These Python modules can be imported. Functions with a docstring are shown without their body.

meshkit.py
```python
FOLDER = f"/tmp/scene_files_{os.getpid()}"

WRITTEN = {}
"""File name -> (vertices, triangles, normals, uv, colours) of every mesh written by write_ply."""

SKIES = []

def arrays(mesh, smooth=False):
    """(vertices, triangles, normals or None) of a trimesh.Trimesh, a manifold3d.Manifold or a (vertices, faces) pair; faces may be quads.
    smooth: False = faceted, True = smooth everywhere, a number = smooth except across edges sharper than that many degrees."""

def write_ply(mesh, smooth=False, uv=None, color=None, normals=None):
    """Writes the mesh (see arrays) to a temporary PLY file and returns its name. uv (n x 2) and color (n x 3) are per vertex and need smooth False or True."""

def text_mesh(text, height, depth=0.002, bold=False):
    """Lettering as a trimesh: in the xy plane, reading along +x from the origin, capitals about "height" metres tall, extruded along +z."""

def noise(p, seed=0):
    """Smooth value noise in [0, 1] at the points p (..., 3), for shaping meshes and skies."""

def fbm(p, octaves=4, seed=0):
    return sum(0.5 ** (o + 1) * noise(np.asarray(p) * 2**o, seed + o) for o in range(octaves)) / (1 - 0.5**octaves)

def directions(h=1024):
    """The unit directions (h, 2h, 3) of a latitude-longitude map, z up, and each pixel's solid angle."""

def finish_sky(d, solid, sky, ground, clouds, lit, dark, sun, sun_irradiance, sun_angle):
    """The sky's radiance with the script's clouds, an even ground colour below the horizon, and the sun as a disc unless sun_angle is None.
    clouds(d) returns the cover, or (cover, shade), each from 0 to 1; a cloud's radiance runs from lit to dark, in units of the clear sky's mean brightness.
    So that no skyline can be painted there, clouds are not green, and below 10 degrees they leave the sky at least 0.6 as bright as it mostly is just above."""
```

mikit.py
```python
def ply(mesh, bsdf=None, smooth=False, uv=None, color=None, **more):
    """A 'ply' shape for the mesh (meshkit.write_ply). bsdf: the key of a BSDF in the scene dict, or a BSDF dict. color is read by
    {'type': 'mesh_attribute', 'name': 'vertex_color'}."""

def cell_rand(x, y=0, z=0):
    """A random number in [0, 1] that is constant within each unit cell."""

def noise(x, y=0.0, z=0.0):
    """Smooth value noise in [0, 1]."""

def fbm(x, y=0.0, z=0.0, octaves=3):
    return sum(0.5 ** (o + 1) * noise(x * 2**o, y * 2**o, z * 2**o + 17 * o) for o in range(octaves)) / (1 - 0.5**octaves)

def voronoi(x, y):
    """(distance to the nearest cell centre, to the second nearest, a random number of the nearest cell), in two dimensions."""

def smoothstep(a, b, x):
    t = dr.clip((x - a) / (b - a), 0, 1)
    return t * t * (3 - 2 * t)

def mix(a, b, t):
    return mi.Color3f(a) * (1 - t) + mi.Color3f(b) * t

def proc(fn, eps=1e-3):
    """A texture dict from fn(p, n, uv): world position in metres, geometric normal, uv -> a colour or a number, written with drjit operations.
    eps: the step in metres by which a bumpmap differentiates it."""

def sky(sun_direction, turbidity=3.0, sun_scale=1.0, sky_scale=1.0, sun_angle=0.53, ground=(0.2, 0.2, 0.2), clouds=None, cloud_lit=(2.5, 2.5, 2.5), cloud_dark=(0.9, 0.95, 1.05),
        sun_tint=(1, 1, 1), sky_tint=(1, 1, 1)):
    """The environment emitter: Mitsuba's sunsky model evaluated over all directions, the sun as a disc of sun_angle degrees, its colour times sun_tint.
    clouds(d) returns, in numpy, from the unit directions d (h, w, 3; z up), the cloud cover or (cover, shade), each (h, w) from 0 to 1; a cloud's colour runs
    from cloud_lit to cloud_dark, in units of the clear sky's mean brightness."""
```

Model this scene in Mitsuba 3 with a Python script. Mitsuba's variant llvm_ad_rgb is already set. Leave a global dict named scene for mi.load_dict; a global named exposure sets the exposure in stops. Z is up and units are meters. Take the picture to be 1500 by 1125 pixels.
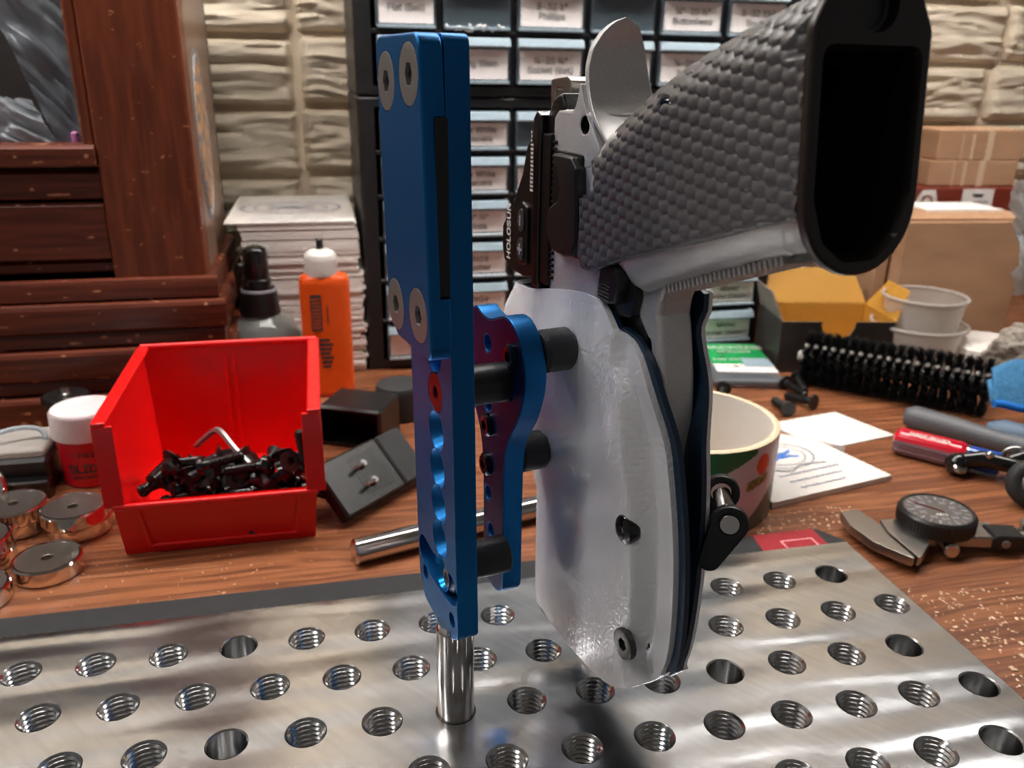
import math, numpy as np, trimesh, drjit as dr, mitsuba as mi, mikit, meshkit, manifold3d as m3
import shapely
from shapely.geometry import Polygon, Point, LineString
from shapely import affinity
from mikit import noise, fbm, smoothstep, mix, voronoi, cell_rand

T = mi.ScalarTransform4f
rng = np.random.default_rng(7)
scene, labels = {}, {}
# All modelling below is in millimetres: x and y along the fixture plate's rows, z = 0 on the plate's top face.
# The desk top is at z = -17, the floor 750 mm below it; OFF lifts everything so that the floor is z = 0.
DESK = -17.0
OFF = np.array([0.0, 0.0, 767.0])

def W(p):
    return ((np.asarray(p, float) + OFF) * 0.001)

# ---------------------------------------------------------------- camera, light, exposure
exposure = 0.0
cam_o, cam_f, cam_u = np.array([117.37, -282.64, 208.42]), np.array([0.2097, 0.9136, -0.3485]), np.array([0.0625, 0.3432, 0.9372])
scene['camera'] = {'type': 'thinlens', 'fov': 62.81, 'fov_axis': 'x', 'aperture_radius': 0.00072, 'focus_distance': 0.252, 'near_clip': 0.01, 'far_clip': 20.0,
                   'to_world': T().look_at(origin=W(cam_o).tolist(), target=W(cam_o + 100 * cam_f).tolist(), up=cam_u.tolist())}
scene['room_air'] = {'type': 'constant', 'radiance': {'type': 'rgb', 'value': [0.12, 0.115, 0.112]}}
LAMP_MAIN = 24.0      # LED batten over the back of the bench
LAMP_ROOM = 14.0       # second batten, further left in the room

# ---------------------------------------------------------------- materials
def lin(r, g, b):
    return [(c / 255 / 12.92) if c / 255 <= 0.04045 else ((c / 255 + 0.055) / 1.055) ** 2.4 for c in (r, g, b)]

def rgb(c):
    return {'type': 'rgb', 'value': [float(x) for x in c]}

def mat(name, color, rough=0.5, metallic=0.0, spec=0.5, two=True, bump=None, scale=0.001, eps=3e-4, **more):
    b = {'type': 'principled', 'base_color': color if isinstance(color, dict) else rgb(color), 'roughness': rough if isinstance(rough, dict) else float(rough), 'metallic': float(metallic), 'specular': float(spec), **more}
    if bump is not None:
        b = {'type': 'bumpmap', 'arbitrary': mikit.proc(bump, eps), 'scale': float(scale), 'bsdf': b}
    scene['mat_' + name] = {'type': 'twosided', 'bsdf': b} if two else b
    return 'mat_' + name

def wood_desk(p, n, uv):
    x, y = p.x * 1000, p.y * 1000
    w = fbm(x * .012, y * .03, 0, 3)
    g = fbm(x * .018 + w * 1.5, y * .55 + w * 6, 1.0, 4)
    f = fbm(x * .05, y * 2.6, 5.0, 2)
    c = mix(lin(104, 60, 38), lin(150, 93, 60), smoothstep(.25, .78, g))
    c = mix(c, lin(66, 34, 20), smoothstep(.60, .8, f) * .32)
    s = noise(x * .02 + 50, y * .9 + 7, 3)
    return mix(c, lin(190, 138, 98), smoothstep(.8, .95, s) * .35)
M_desk = mat('desk_wood', mikit.proc(wood_desk), .38, spec=.45)

def wood_red(p, n, uv):
    x, y, z = p.x * 1000, p.y * 1000, p.z * 1000
    g = fbm((x + y * .3) * .28, y * .05, z * .022, 4)
    c = mix(lin(84, 36, 19), lin(110, 52, 28), smoothstep(.25, .75, g))
    k = noise(x * .22 + 9, y * .22, z * .22)
    k2 = noise(x * .9, y * .9, z * .9)
    return mix(c, lin(178, 120, 84), smoothstep(.80, .9, k) * smoothstep(.5, .8, k2) * .8)
def wood_red_h(p, n, uv):
    x, y, z = p.x * 1000, p.y * 1000, p.z * 1000
    g = fbm(x * .02, y * .3, z * .35, 4)
    c = mix(lin(66, 27, 17), lin(94, 42, 26), smoothstep(.25, .75, g))
    k = noise(x * .2 + 31, y * .2, z * .3)
    return mix(c, lin(180, 126, 92), smoothstep(.82, .92, k) * .8)
M_wood = mat('chest_wood', mikit.proc(wood_red), .33, spec=.5)
M_woodh = mat('chest_wood_rail', mikit.proc(wood_red_h), .33, spec=.5)
M_chest_side = mat('chest_side', lin(118, 92, 76), .3, spec=.6)
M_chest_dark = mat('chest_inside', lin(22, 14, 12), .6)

def stone(p, n, uv):
    x, z = p.x * 1000, p.z * 1000
    g = fbm(x * .03, z * .06, p.y * 100, 4)
    return mix(lin(208, 193, 170), lin(232, 219, 198), g)
def stone_bump(p, n, uv):
    return fbm(p.x * 420, p.z * 640, p.y * 300, 3)
M_stone = mat('faux_stone', mikit.proc(stone), .62, spec=.3, bump=stone_bump, scale=.0012)
M_mortar = mat('mortar', lin(206, 190, 168), .7, spec=.2)
M_floor = mat('floor', lin(96, 88, 80), .5)
M_ceiling = mat('ceiling', lin(212, 208, 200), .8)

def alu_col(p, n, uv):
    x, y = p.x * 1000, p.y * 1000
    g = fbm(x * .06, y * .1, 1, 3)
    s = noise(x * .5 + y * .4, (y - x) * .05, 2)
    return mix(mi.Color3f(.55, .565, .59), mi.Color3f(.71, .72, .74), g * .55 + s * .45)
def alu_rough(p, n, uv):
    x, y = p.x * 1000, p.y * 1000
    return .17 + .10 * fbm(x * .03, y * .09, 4, 3)
def alu_bump(p, n, uv):
    x, y = p.x * 1000, p.y * 1000
    w = fbm(x * .012, y * .02, 2, 2) * 14
    t1 = (y + x * .02 + w) * (2 * math.pi / 26.0)
    t2 = (y - w * .6 - x * .03) * (2 * math.pi / 41.0) + 1.0
    big = dr.sin(t1 + .6 * dr.sin(t1)) * .15 + dr.sin(t2 + .7 * dr.cos(t2)) * .30 + noise(x * .012, y * .14, 9) * .3
    arcs = dr.sqrt(dr.square(x - 150) + dr.square(y + 260))
    scr = noise(arcs * 2.1, x * .03, 3) * .006 + noise((x * .6 + y) * 1.7, x * .05, 6) * .004
    return (big + scr) * .001
M_alu = mat('milled_aluminium', mikit.proc(alu_col), mikit.proc(alu_rough), 1.0, bump=alu_bump, scale=1.0, eps=2e-4)
M_thread = mat('cut_thread', [.52, .525, .53], .2, 1.0)
M_steel = mat('polished_steel', [.62, .60, .58], .12, 1.0)
M_brushed = mat('brushed_steel', [.50, .47, .44], .28, 1.0)
M_chrome = mat('nickel', [.80, .77, .73], .08, 1.0)
M_darksteel = mat('dark_screw_steel', [.30, .295, .295], .42, .8)

def anod_bump(p, n, uv):
    return noise(p.x * 9000, p.y * 9000, p.z * 9000)
M_blue = mat('blue_anodised', [.004, .125, .37], .40, .8, spec=.6)
M_bluecut = mat('blue_anodised_cut', [.010, .20, .56], .24, .9)
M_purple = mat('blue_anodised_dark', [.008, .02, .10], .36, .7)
M_blackox = mat('black_oxide_steel', [.09, .088, .088], .25, .9)
M_redano = mat('red_anodised', [.16, .012, .012], .36, .7)

def kydex_bump(p, n, uv):
    x, y, z = p.x * 1000, p.y * 1000, p.z * 1000
    a = noise(x * .95, y * .95, z * .95)
    b = noise(x * 1.9 + 7, y * 1.9, z * 1.9)
    return (smoothstep(.3, .7, a) * .6 + b * .4) * .00016
M_kydex = mat('white_kydex', lin(232, 232, 236), .28, spec=.6, bump=kydex_bump, scale=1.0, eps=1.2e-4)
M_kydexedge = mat('white_kydex_edge', lin(214, 210, 206), .5)
M_navy = mat('navy_kydex', lin(12, 40, 62), .42, spec=.5)
M_black = mat('black_plastic', lin(20, 20, 21), .38)
M_blackgloss = mat('black_gloss', lin(14, 14, 15), .16, spec=.6)
M_rubber = mat('black_rubber', lin(38, 39, 40), .62, bump=lambda p, n, uv: noise(p.x * 2600, p.y * 2600, p.z * 2600) * .00006, scale=1.0)
M_matrubber = mat('bench_mat', lin(34, 35, 37), .75)
M_matred = mat('mat_red', lin(150, 18, 32), .6)
M_matprint = mat('mat_print', lin(214, 140, 148), .6)
def silver_col(p, n, uv):
    x, y, z = p.x * 1000, p.y * 1000, p.z * 1000
    return mix(mi.Color3f(.54, .53, .525), mi.Color3f(.68, .67, .665), noise(x * 3.1, y * 3.1, z * 3.1))
M_silver = mat('bead_blasted_steel', mikit.proc(silver_col), .46, .55)
M_grip = mat('grip_polymer', lin(74, 72, 75), .36, spec=.5)
M_well = mat('magwell_black', lin(36, 29, 27), .34, .2)
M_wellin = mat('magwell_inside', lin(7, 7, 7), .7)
M_opt = mat('optic_black', lin(20, 19, 19), .34, .3)
M_white = mat('white_print', lin(226, 222, 218), .6)
M_greyprint = mat('grey_print', lin(150, 150, 160), .7)
M_ink = mat('black_print', lin(38, 36, 38), .7)
M_blueprint = mat('blue_print', lin(66, 116, 196), .7)
M_greenprint = mat('green_print', lin(22, 150, 78), .55)
M_paper = mat('paper', lin(232, 226, 220), .7, spec=.2)
M_label = mat('label_paper', lin(250, 246, 244), .6, spec=.3)
M_redbin = mat('red_polypropylene', lin(222, 22, 22), .28, spec=.5)
M_orange = mat('orange_plastic', lin(232, 84, 16), .38, spec=.5)
M_cap = mat('white_cap', lin(232, 226, 220), .4)
M_cab = mat('cabinet_black', lin(30, 30, 31), .4)
M_drawer = mat('drawer_smoke', lin(74, 86, 94), .2, spec=.7)
M_lip = mat('drawer_lip', lin(150, 168, 178), .22, spec=.7)
M_void = mat('drawer_void', lin(40, 46, 52), .3)
M_card = mat('cardboard', mikit.proc(lambda p, n, uv: mix(lin(158, 120, 92), lin(184, 146, 114), fbm(p.x * 30, p.y * 30, p.z * 60, 3))), .75, spec=.2)
M_cardtape = mat('box_tape', lin(206, 180, 152), .35)
M_maroon = mat('maroon_box', lin(112, 40, 26), .5)
M_boxblack = mat('printed_black_box', lin(44, 38, 36), .45)
M_boxyellow = mat('box_yellow_inside', lin(184, 132, 48), .6)
M_greytape = mat('silver_flap', lin(120, 114, 108), .5)
M_brist = mat('black_bristle', lin(16, 16, 17), .5)
M_bristtip = mat('pale_tuft', lin(170, 168, 160), .6)
M_cloth = mat('blue_microfibre', mikit.proc(lambda p, n, uv: mix(lin(40, 92, 140), lin(96, 158, 200), noise(p.x * 1500, p.y * 1500, p.z * 1500))), .9, spec=.1, sheen=.6)
M_hem = mat('blue_hem', lin(22, 112, 200), .8)
M_fluff = mat('taupe_fleece', mikit.proc(lambda p, n, uv: mix(lin(84, 74, 66), lin(176, 166, 154), noise(p.x * 500, p.y * 500, p.z * 500))), .95)
M_greyhandle = mat('grey_handle', lin(86, 88, 92), .45)
M_bluegrey = mat('bluegrey_handle', lin(84, 106, 128), .5)
M_redclear = mat('red_acetate', lin(196, 22, 44), .12, spec=.7)
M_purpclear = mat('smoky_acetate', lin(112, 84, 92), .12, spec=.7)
M_blueclear = mat('blue_acetate', lin(30, 70, 160), .12, spec=.7)
M_jarwhite = mat('jar_lid', lin(226, 212, 214), .35)
M_jarred = mat('jar_red', lin(200, 26, 40), .25)
M_calsteel = mat('caliper_steel', [.40, .37, .345], .34, 1.0)
M_dial = mat('dial_face', lin(88, 84, 82), .25, spec=.7)
M_shaving = mat('plastic_shaving', lin(222, 190, 160), .6)
M_tapewhite = mat('tape_core_white', lin(226, 224, 216), .5)
M_tapedark = mat('tape_dark', lin(58, 64, 52), .25, spec=.6)
M_tapepink = mat('tape_band', lin(206, 186, 186), .35)
M_tapegreen = mat('tape_green', lin(12, 88, 44), .35)
M_tapetan = mat('tape_core_edge', lin(206, 186, 150), .6)
M_logored = mat('logo_red', lin(226, 66, 24), .4)
M_sticker = mat('sticker_amber', mikit.proc(lambda p, n, uv: mix(lin(190, 136, 78), lin(110, 100, 104), smoothstep(.4, .6, noise(p.x * 100, p.y * 260, p.z * 160)))), .35)
M_stickrim = mat('sticker_rim', lin(108, 106, 110), .35)
M_pink = mat('pink_part', lin(186, 110, 160), .5)
def film(name, color, spec_trans, rough=.25, diff=.6):
    scene['mat_' + name] = {'type': 'principledthin', 'base_color': rgb(color), 'roughness': rough, 'spec_trans': spec_trans, 'diff_trans': diff, 'eta': 1.4}
    return 'mat_' + name
M_bag = film('clear_bag', lin(214, 224, 236), .78, .16, .8)
M_bagmilky = film('milky_bag', lin(222, 230, 238), .35, .3, .9)
M_bottle = film('clear_bottle', lin(226, 232, 228), .72, .1, .8)
M_frost = film('frosted_cup', lin(226, 220, 214), .35, .35, .9)
scene['mat_clear_shell'] = {'type': 'thindielectric', 'int_ior': 1.5}
M_clear = 'mat_clear_shell'
scene['mat_lamp_case'] = {'type': 'twosided', 'bsdf': {'type': 'diffuse', 'reflectance': rgb([.7, .7, .7])}}

# ---------------------------------------------------------------- scene helpers
def key_for(name):
    k, i = name, 0
    while k in scene or k in labels or any(s.startswith(k + '__') for s in scene):
        i += 1
        k = f'{name}_{i:03d}'
    return k

def world(mesh):
    if hasattr(mesh, 'to_mesh'):
        mm = mesh.to_mesh()
        mesh = trimesh.Trimesh(np.array(mm.vert_properties[:, :3]), np.array(mm.tri_verts), process=False)
    m = mesh.copy()
    m.vertices = (np.asarray(m.vertices) + OFF) * 0.001
    return m

def ply(mesh, bsdf, smooth=35, uv=None):
    return mikit.ply(world(mesh), bsdf, smooth=smooth, uv=uv)

def thing(name, label, cat, group=None):
    k = key_for(name)
    labels[k] = {'label': label, 'category': cat}
    if group:
        labels[k]['group'] = group
    return k

def part(parent, name, mesh, bsdf, smooth=35, label=None, kind=None):
    k = key_for(parent + '__' + name)
    scene[k] = mesh if isinstance(mesh, dict) else ply(mesh, bsdf, smooth)
    if label or kind:
        labels[k] = {}
        if label:
            labels[k]['label'] = label
        if kind:
            labels[k]['kind'] = kind
    return k

def single(name, mesh, bsdf, label, cat, group=None, smooth=35, kind=None):
    k = thing(name, label, cat, group)
    scene[k] = ply(mesh, bsdf, smooth)
    if kind:
        labels[k]['kind'] = kind
    return k

def struct(name, mesh, bsdf, label, cat, smooth=35):
    scene[name] = ply(mesh, bsdf, smooth)
    labels[name] = {'label': label, 'category': cat, 'kind': 'structure'}
    return name

# ---------------------------------------------------------------- mesh helpers
def cat(*ms):
    return trimesh.util.concatenate([m for m in ms])

def tm(man):
    mm = man.to_mesh()
    return trimesh.Trimesh(np.array(mm.vert_properties[:, :3], float), np.array(mm.tri_verts), process=False)

def man(t):
    t = trimesh.Trimesh(np.round(np.asarray(t.vertices), 5), t.faces, process=True)
    t.update_faces(t.nondegenerate_faces())
    t.remove_unreferenced_vertices()
    return m3.Manifold(m3.Mesh(vert_properties=np.asarray(t.vertices, np.float32), tri_verts=np.asarray(t.faces, np.uint32)))

def xf(mesh, ex=(1, 0, 0), ey=(0, 1, 0), ez=None, o=(0, 0, 0)):
    """The mesh with its axes laid along ex, ey, ez from the point o."""
    ex, ey = np.asarray(ex, float), np.asarray(ey, float)
    ez = np.cross(ex, ey) if ez is None else np.asarray(ez, float)
    m = mesh.copy()
    m.vertices = np.asarray(o, float) + np.asarray(mesh.vertices) @ np.array([ex, ey, ez])
    if np.linalg.det(np.array([ex, ey, ez])) < 0:
        m.faces = m.faces[:, ::-1]
    return m

def rotz(deg):
    a = math.radians(deg)
    return (math.cos(a), math.sin(a), 0), (-math.sin(a), math.cos(a), 0)

def unit(v):
    v = np.asarray(v, float)
    return v / np.linalg.norm(v)

def axes_for(d):
    """Two unit vectors across the direction d."""
    d = unit(d)
    a = unit(np.cross(d, [0, 0, 1] if abs(d[2]) < .9 else [1, 0, 0]))
    return a, np.cross(d, a), d

def box(x0, x1, y0, y1, z0, z1, c=.6):
    c = min(c, (x1 - x0) / 2.01, (y1 - y0) / 2.01, (z1 - z0) / 2.01)
    if c <= 0.01:
        return trimesh.creation.box(bounds=[[x0, y0, z0], [x1, y1, z1]])
    pts = []
    for sx in (0, 1):
        for sy in (0, 1):
            for sz in (0, 1):
                p = np.array([(x0, x1)[sx], (y0, y1)[sy], (z0, z1)[sz]])
                s = np.array([1 - 2 * sx, 1 - 2 * sy, 1 - 2 * sz]) * c
                for k in range(3):
                    q = p + s
                    q[k] = p[k]
                    pts.append(q)
    return tm(m3.Manifold.hull_points(np.array(pts)))

def lathe(profile, seg=40):
    """Revolves (radius, z) pairs, from bottom to top, about z."""
    p = np.array(profile, float)
    a = np.arange(seg) * 2 * math.pi / seg
    v = np.stack([p[:, None, 0] * np.cos(a), p[:, None, 0] * np.sin(a), np.broadcast_to(p[:, None, 1], (len(p), seg))], -1).reshape(-1, 3)
    i, j = np.meshgrid(np.arange(len(p) - 1), np.arange(seg), indexing='ij')
    j1 = (j + 1) % seg
    q = np.stack([i * seg + j, i * seg + j1, (i + 1) * seg + j1, (i + 1) * seg + j], -1).reshape(-1, 4)
    m = trimesh.Trimesh(v, np.vstack([q[:, [0, 1, 2]], q[:, [0, 2, 3]]]), process=False)
    m.update_faces(m.area_faces > 1e-12)
    return m

def rod(r, h, c=.5, seg=40, z0=0):
    return lathe([(0, z0), (r - c, z0), (r, z0 + c), (r, z0 + h - c), (r - c, z0 + h), (0, z0 + h)], seg)

def along(mesh, a, b):
    """A mesh built upward along z, put at a and pointing at b."""
    d = np.asarray(b, float) - np.asarray(a, float)
    e1, e2, e3 = axes_for(d)
    return xf(mesh, e1, e2, e3, a) if np.dot(np.cross(e1, e2), e3) > 0 else xf(mesh, e2, e1, e3, a)

def tube(pts, r, seg=12, caps=True):
    p = np.asarray(pts, float)
    r = np.broadcast_to(np.asarray(r, float), (len(p),))
    t = np.gradient(p, axis=0)
    t /= np.linalg.norm(t, axis=1, keepdims=True)
    ref = np.array([0, 0, 1.0]) if abs(t[0, 2]) < .9 else np.array([1.0, 0, 0])
    rings = []
    a = unit(np.cross(t[0], ref))
    ang = np.arange(seg) * 2 * math.pi / seg
    for k in range(len(p)):
        a = unit(a - t[k] * np.dot(a, t[k]))
        b = np.cross(t[k], a)
        rings.append(p[k] + r[k] * (np.cos(ang)[:, None] * a + np.sin(ang)[:, None] * b))
    v = np.vstack(rings)
    i, j = np.meshgrid(np.arange(len(p) - 1), np.arange(seg), indexing='ij')
    j1 = (j + 1) % seg
    q = np.stack([i * seg + j, i * seg + j1, (i + 1) * seg + j1, (i + 1) * seg + j], -1).reshape(-1, 4)
    f = [q[:, [0, 1, 2]], q[:, [0, 2, 3]]]
    if caps:
        n = len(v)
        v = np.vstack([v, p[:1], p[-1:]])
        j = np.arange(seg)
        f += [np.stack([(j + 1) % seg, j, j * 0 + n], 1), np.stack([n - 1 - seg + 1 + j, n - seg + (j + 1) % seg, j * 0 + n + 1], 1)]
    return trimesh.Trimesh(v, np.vstack(f), process=False)

def grid(P, closed_u=False):
    """A surface through an (m, n, 3) array of points."""
    m, n = P.shape[:2]
    i, j = np.meshgrid(np.arange(m - (0 if closed_u else 1)), np.arange(n - 1), indexing='ij')
    i1 = (i + 1) % m
    q = np.stack([i * n + j, i1 * n + j, i1 * n + j + 1, i * n + j + 1], -1).reshape(-1, 4)
    return trimesh.Trimesh(P.reshape(-1, 3), np.vstack([q[:, [0, 1, 2]], q[:, [0, 2, 3]]]), process=False)

def sheet(P, t):
    """A grid surface given a thickness t along its normals, edges closed."""
    du, dv = np.gradient(P, axis=0), np.gradient(P, axis=1)
    nn = np.cross(du, dv)
    nn /= np.linalg.norm(nn, axis=2, keepdims=True) + 1e-12
    m, n = P.shape[:2]
    A, B = P + nn * t / 2, P - nn * t / 2
    v = np.vstack([A.reshape(-1, 3), B.reshape(-1, 3)])
    i, j = np.meshgrid(np.arange(m - 1), np.arange(n - 1), indexing='ij')
    q = np.stack([i * n + j, (i + 1) * n + j, (i + 1) * n + j + 1, i * n + j + 1], -1).reshape(-1, 4)
    N = m * n
    rim = np.concatenate([np.arange(n), np.arange(1, m) * n + n - 1, (m - 1) * n + np.arange(n - 2, -1, -1), np.arange(m - 2, 0, -1) * n])
    r1 = np.roll(rim, -1)
    side = np.stack([rim, r1, r1 + N, rim + N], 1)
    allq = np.vstack([q, q[:, ::-1] + N, side])
    return trimesh.Trimesh(v, np.vstack([allq[:, [0, 1, 2]], allq[:, [0, 2, 3]]]), process=False)

def rpoly(pts, r=0.0, seg=6):
    p = Polygon(pts)
    if not p.is_valid:
        p = p.buffer(0)
    if r:
        p = p.buffer(-r, quad_segs=seg).buffer(2 * r, quad_segs=seg).buffer(-r, quad_segs=seg)
    return p

def chaikin(pts, n=2, closed=True):
    p = np.array(pts, float)
    for _ in range(n):
        q = np.roll(p, -1, 0) if closed else p[1:]
        b = p if closed else p[:-1]
        mid = np.stack([b * .75 + q * .25, b * .25 + q * .75], 1).reshape(-1, p.shape[1])
        p = mid if closed else np.vstack([p[:1], mid, p[-1:]])
    return p

def circle(x, y, r, n=32):
    a = np.arange(n) * 2 * math.pi / n
    return Polygon(np.stack([x + r * np.cos(a), y + r * np.sin(a)], 1))

def prism(poly, z0, z1, r=.5, k=2, both=True):
    """A polygon (with holes) extruded from z0 to z1 with rounded edges of radius r."""
    if poly.geom_type == 'MultiPolygon':
        return cat(*[prism(g, z0, z1, r, k, both) for g in poly.geoms])
    poly = shapely.geometry.polygon.orient(poly.simplify(.02), 1.0)
    loops = [np.array(c.coords)[:-1] for c in [poly.exterior, *poly.interiors]]
    steps = [(0.0, 0.0)] if r <= 0 else [(r * (1 - math.sin(a)), r * (1 - math.cos(a))) for a in np.linspace(math.pi / 2, 0, k + 1)]
    # (inset, depth below the cap), from the wall to the cap
    steps = [(i, r - 0) if False else (i, d) for i, d in [(r * (1 - math.cos(b)), r * (1 - math.sin(b))) for b in np.linspace(0, math.pi / 2, k + 1)]] if r > 0 else [(0.0, 0.0)]
    up = [(z1 - d, i) for i, d in steps]
    down = [(z0 + d, i) for i, d in steps] if both else [(z0, 0.0)]
    levels = list(reversed(down)) + up
    mit = []
    for L in loops:
        e = np.roll(L, -1, 0) - L
        e /= np.linalg.norm(e, axis=1, keepdims=True) + 1e-12
        nl = np.stack([-e[:, 1], e[:, 0]], 1)
        a, b = np.roll(nl, 1, 0), nl
        s = a + b
        mit.append(s / np.maximum((1 + (a * b).sum(1))[:, None], .35))
    V, F, base = [], [], 0
    total = sum(len(L) for L in loops)
    for zl, ins in levels:
        V.append(np.vstack([np.column_stack([L + m_ * ins, np.full(len(L), zl)]) for L, m_ in zip(loops, mit)]))
    for lv in range(len(levels) - 1):
        at = 0
        for L in loops:
            n = len(L)
            j = np.arange(n)
            a, b = lv * total + at + j, lv * total + at + (j + 1) % n
            F += [np.stack([a, b, b + total], 1), np.stack([a, b + total, a + total], 1)]
            at += n
    tri = np.asarray(m3.triangulate([np.asarray(x) for x in loops]), int)
    F += [tri[:, ::-1], tri + (len(levels) - 1) * total]
    return trimesh.Trimesh(np.vstack(V), np.vstack(F), process=False)

def soft_prism(poly, z0, z1, radius_at, res=1.2, field=None):
    """A prism refined to res whose faces sink towards the outline: radius_at(xy) gives each point's edge radius; field(xy) adds relief to the top face."""
    c = m3.CrossSection([np.array(poly.exterior.coords)[:-1]] + [np.array(h.coords)[:-1] for h in poly.interiors], m3.FillRule.EvenOdd)
    M = m3.Manifold.extrude(c, z1 - z0).translate([0, 0, z0]).refine_to_length(res)
    mm = M.to_mesh()
    v = np.array(mm.vert_properties[:, :3], float)
    d = shapely.distance(shapely.points(v[:, :2]), poly.boundary)
    R = radius_at(v[:, :2])
    t = np.clip(1 - d / np.maximum(R, 1e-6), 0, 1)
    drop = R * (1 - np.sqrt(np.maximum(1 - t * t, 0)))
    mid, half = (z0 + z1) / 2, (z1 - z0) / 2
    s = (v[:, 2] - mid) / half
    v[:, 2] = mid + s * np.maximum(half - drop, .2)
    if field is not None:
        v[:, 2] += np.where(s > .98, field(v[:, :2], d), 0) - np.where(s < -.98, field(v[:, :2], d), 0)
    return trimesh.Trimesh(v, np.array(mm.tri_verts), process=False)

def text(s, h, depth=.15, bold=False, center=True):
    t = meshkit.text_mesh(s, h, depth, bold)
    if center:
        b = t.bounds
        t.apply_translation([-(b[0][0] + b[1][0]) / 2, -(b[0][1] + b[1][1]) / 2, 0])
    return t

def ring_flat(r0, r1, z0, z1, seg=48):
    return lathe([(r0, z0), (r1, z0), (r1, z1), (r0, z1), (r0, z0)], seg)

def hexhole(r, x=0, y=0):
    a = np.arange(6) * math.pi / 3
    return Polygon(np.stack([x + r * np.cos(a), y + r * np.sin(a)], 1))

# ================================================================ the room
struct('floor', box(-1600, 2200, -2000, 540, -770, -767, 0), M_floor, 'plain floor below the bench', 'floor')
struct('ceiling', box(-1600, 2200, -2000, 540, 1633, 1640, 0), M_ceiling, 'plain pale ceiling above the bench', 'ceiling')

WALLY = 522.0
struct('wall_back', box(-1600, 2200, WALLY, 540, -767, 1633, 0), M_mortar, 'tan faux stone wall with deep joints behind the bench', 'wall')

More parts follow.
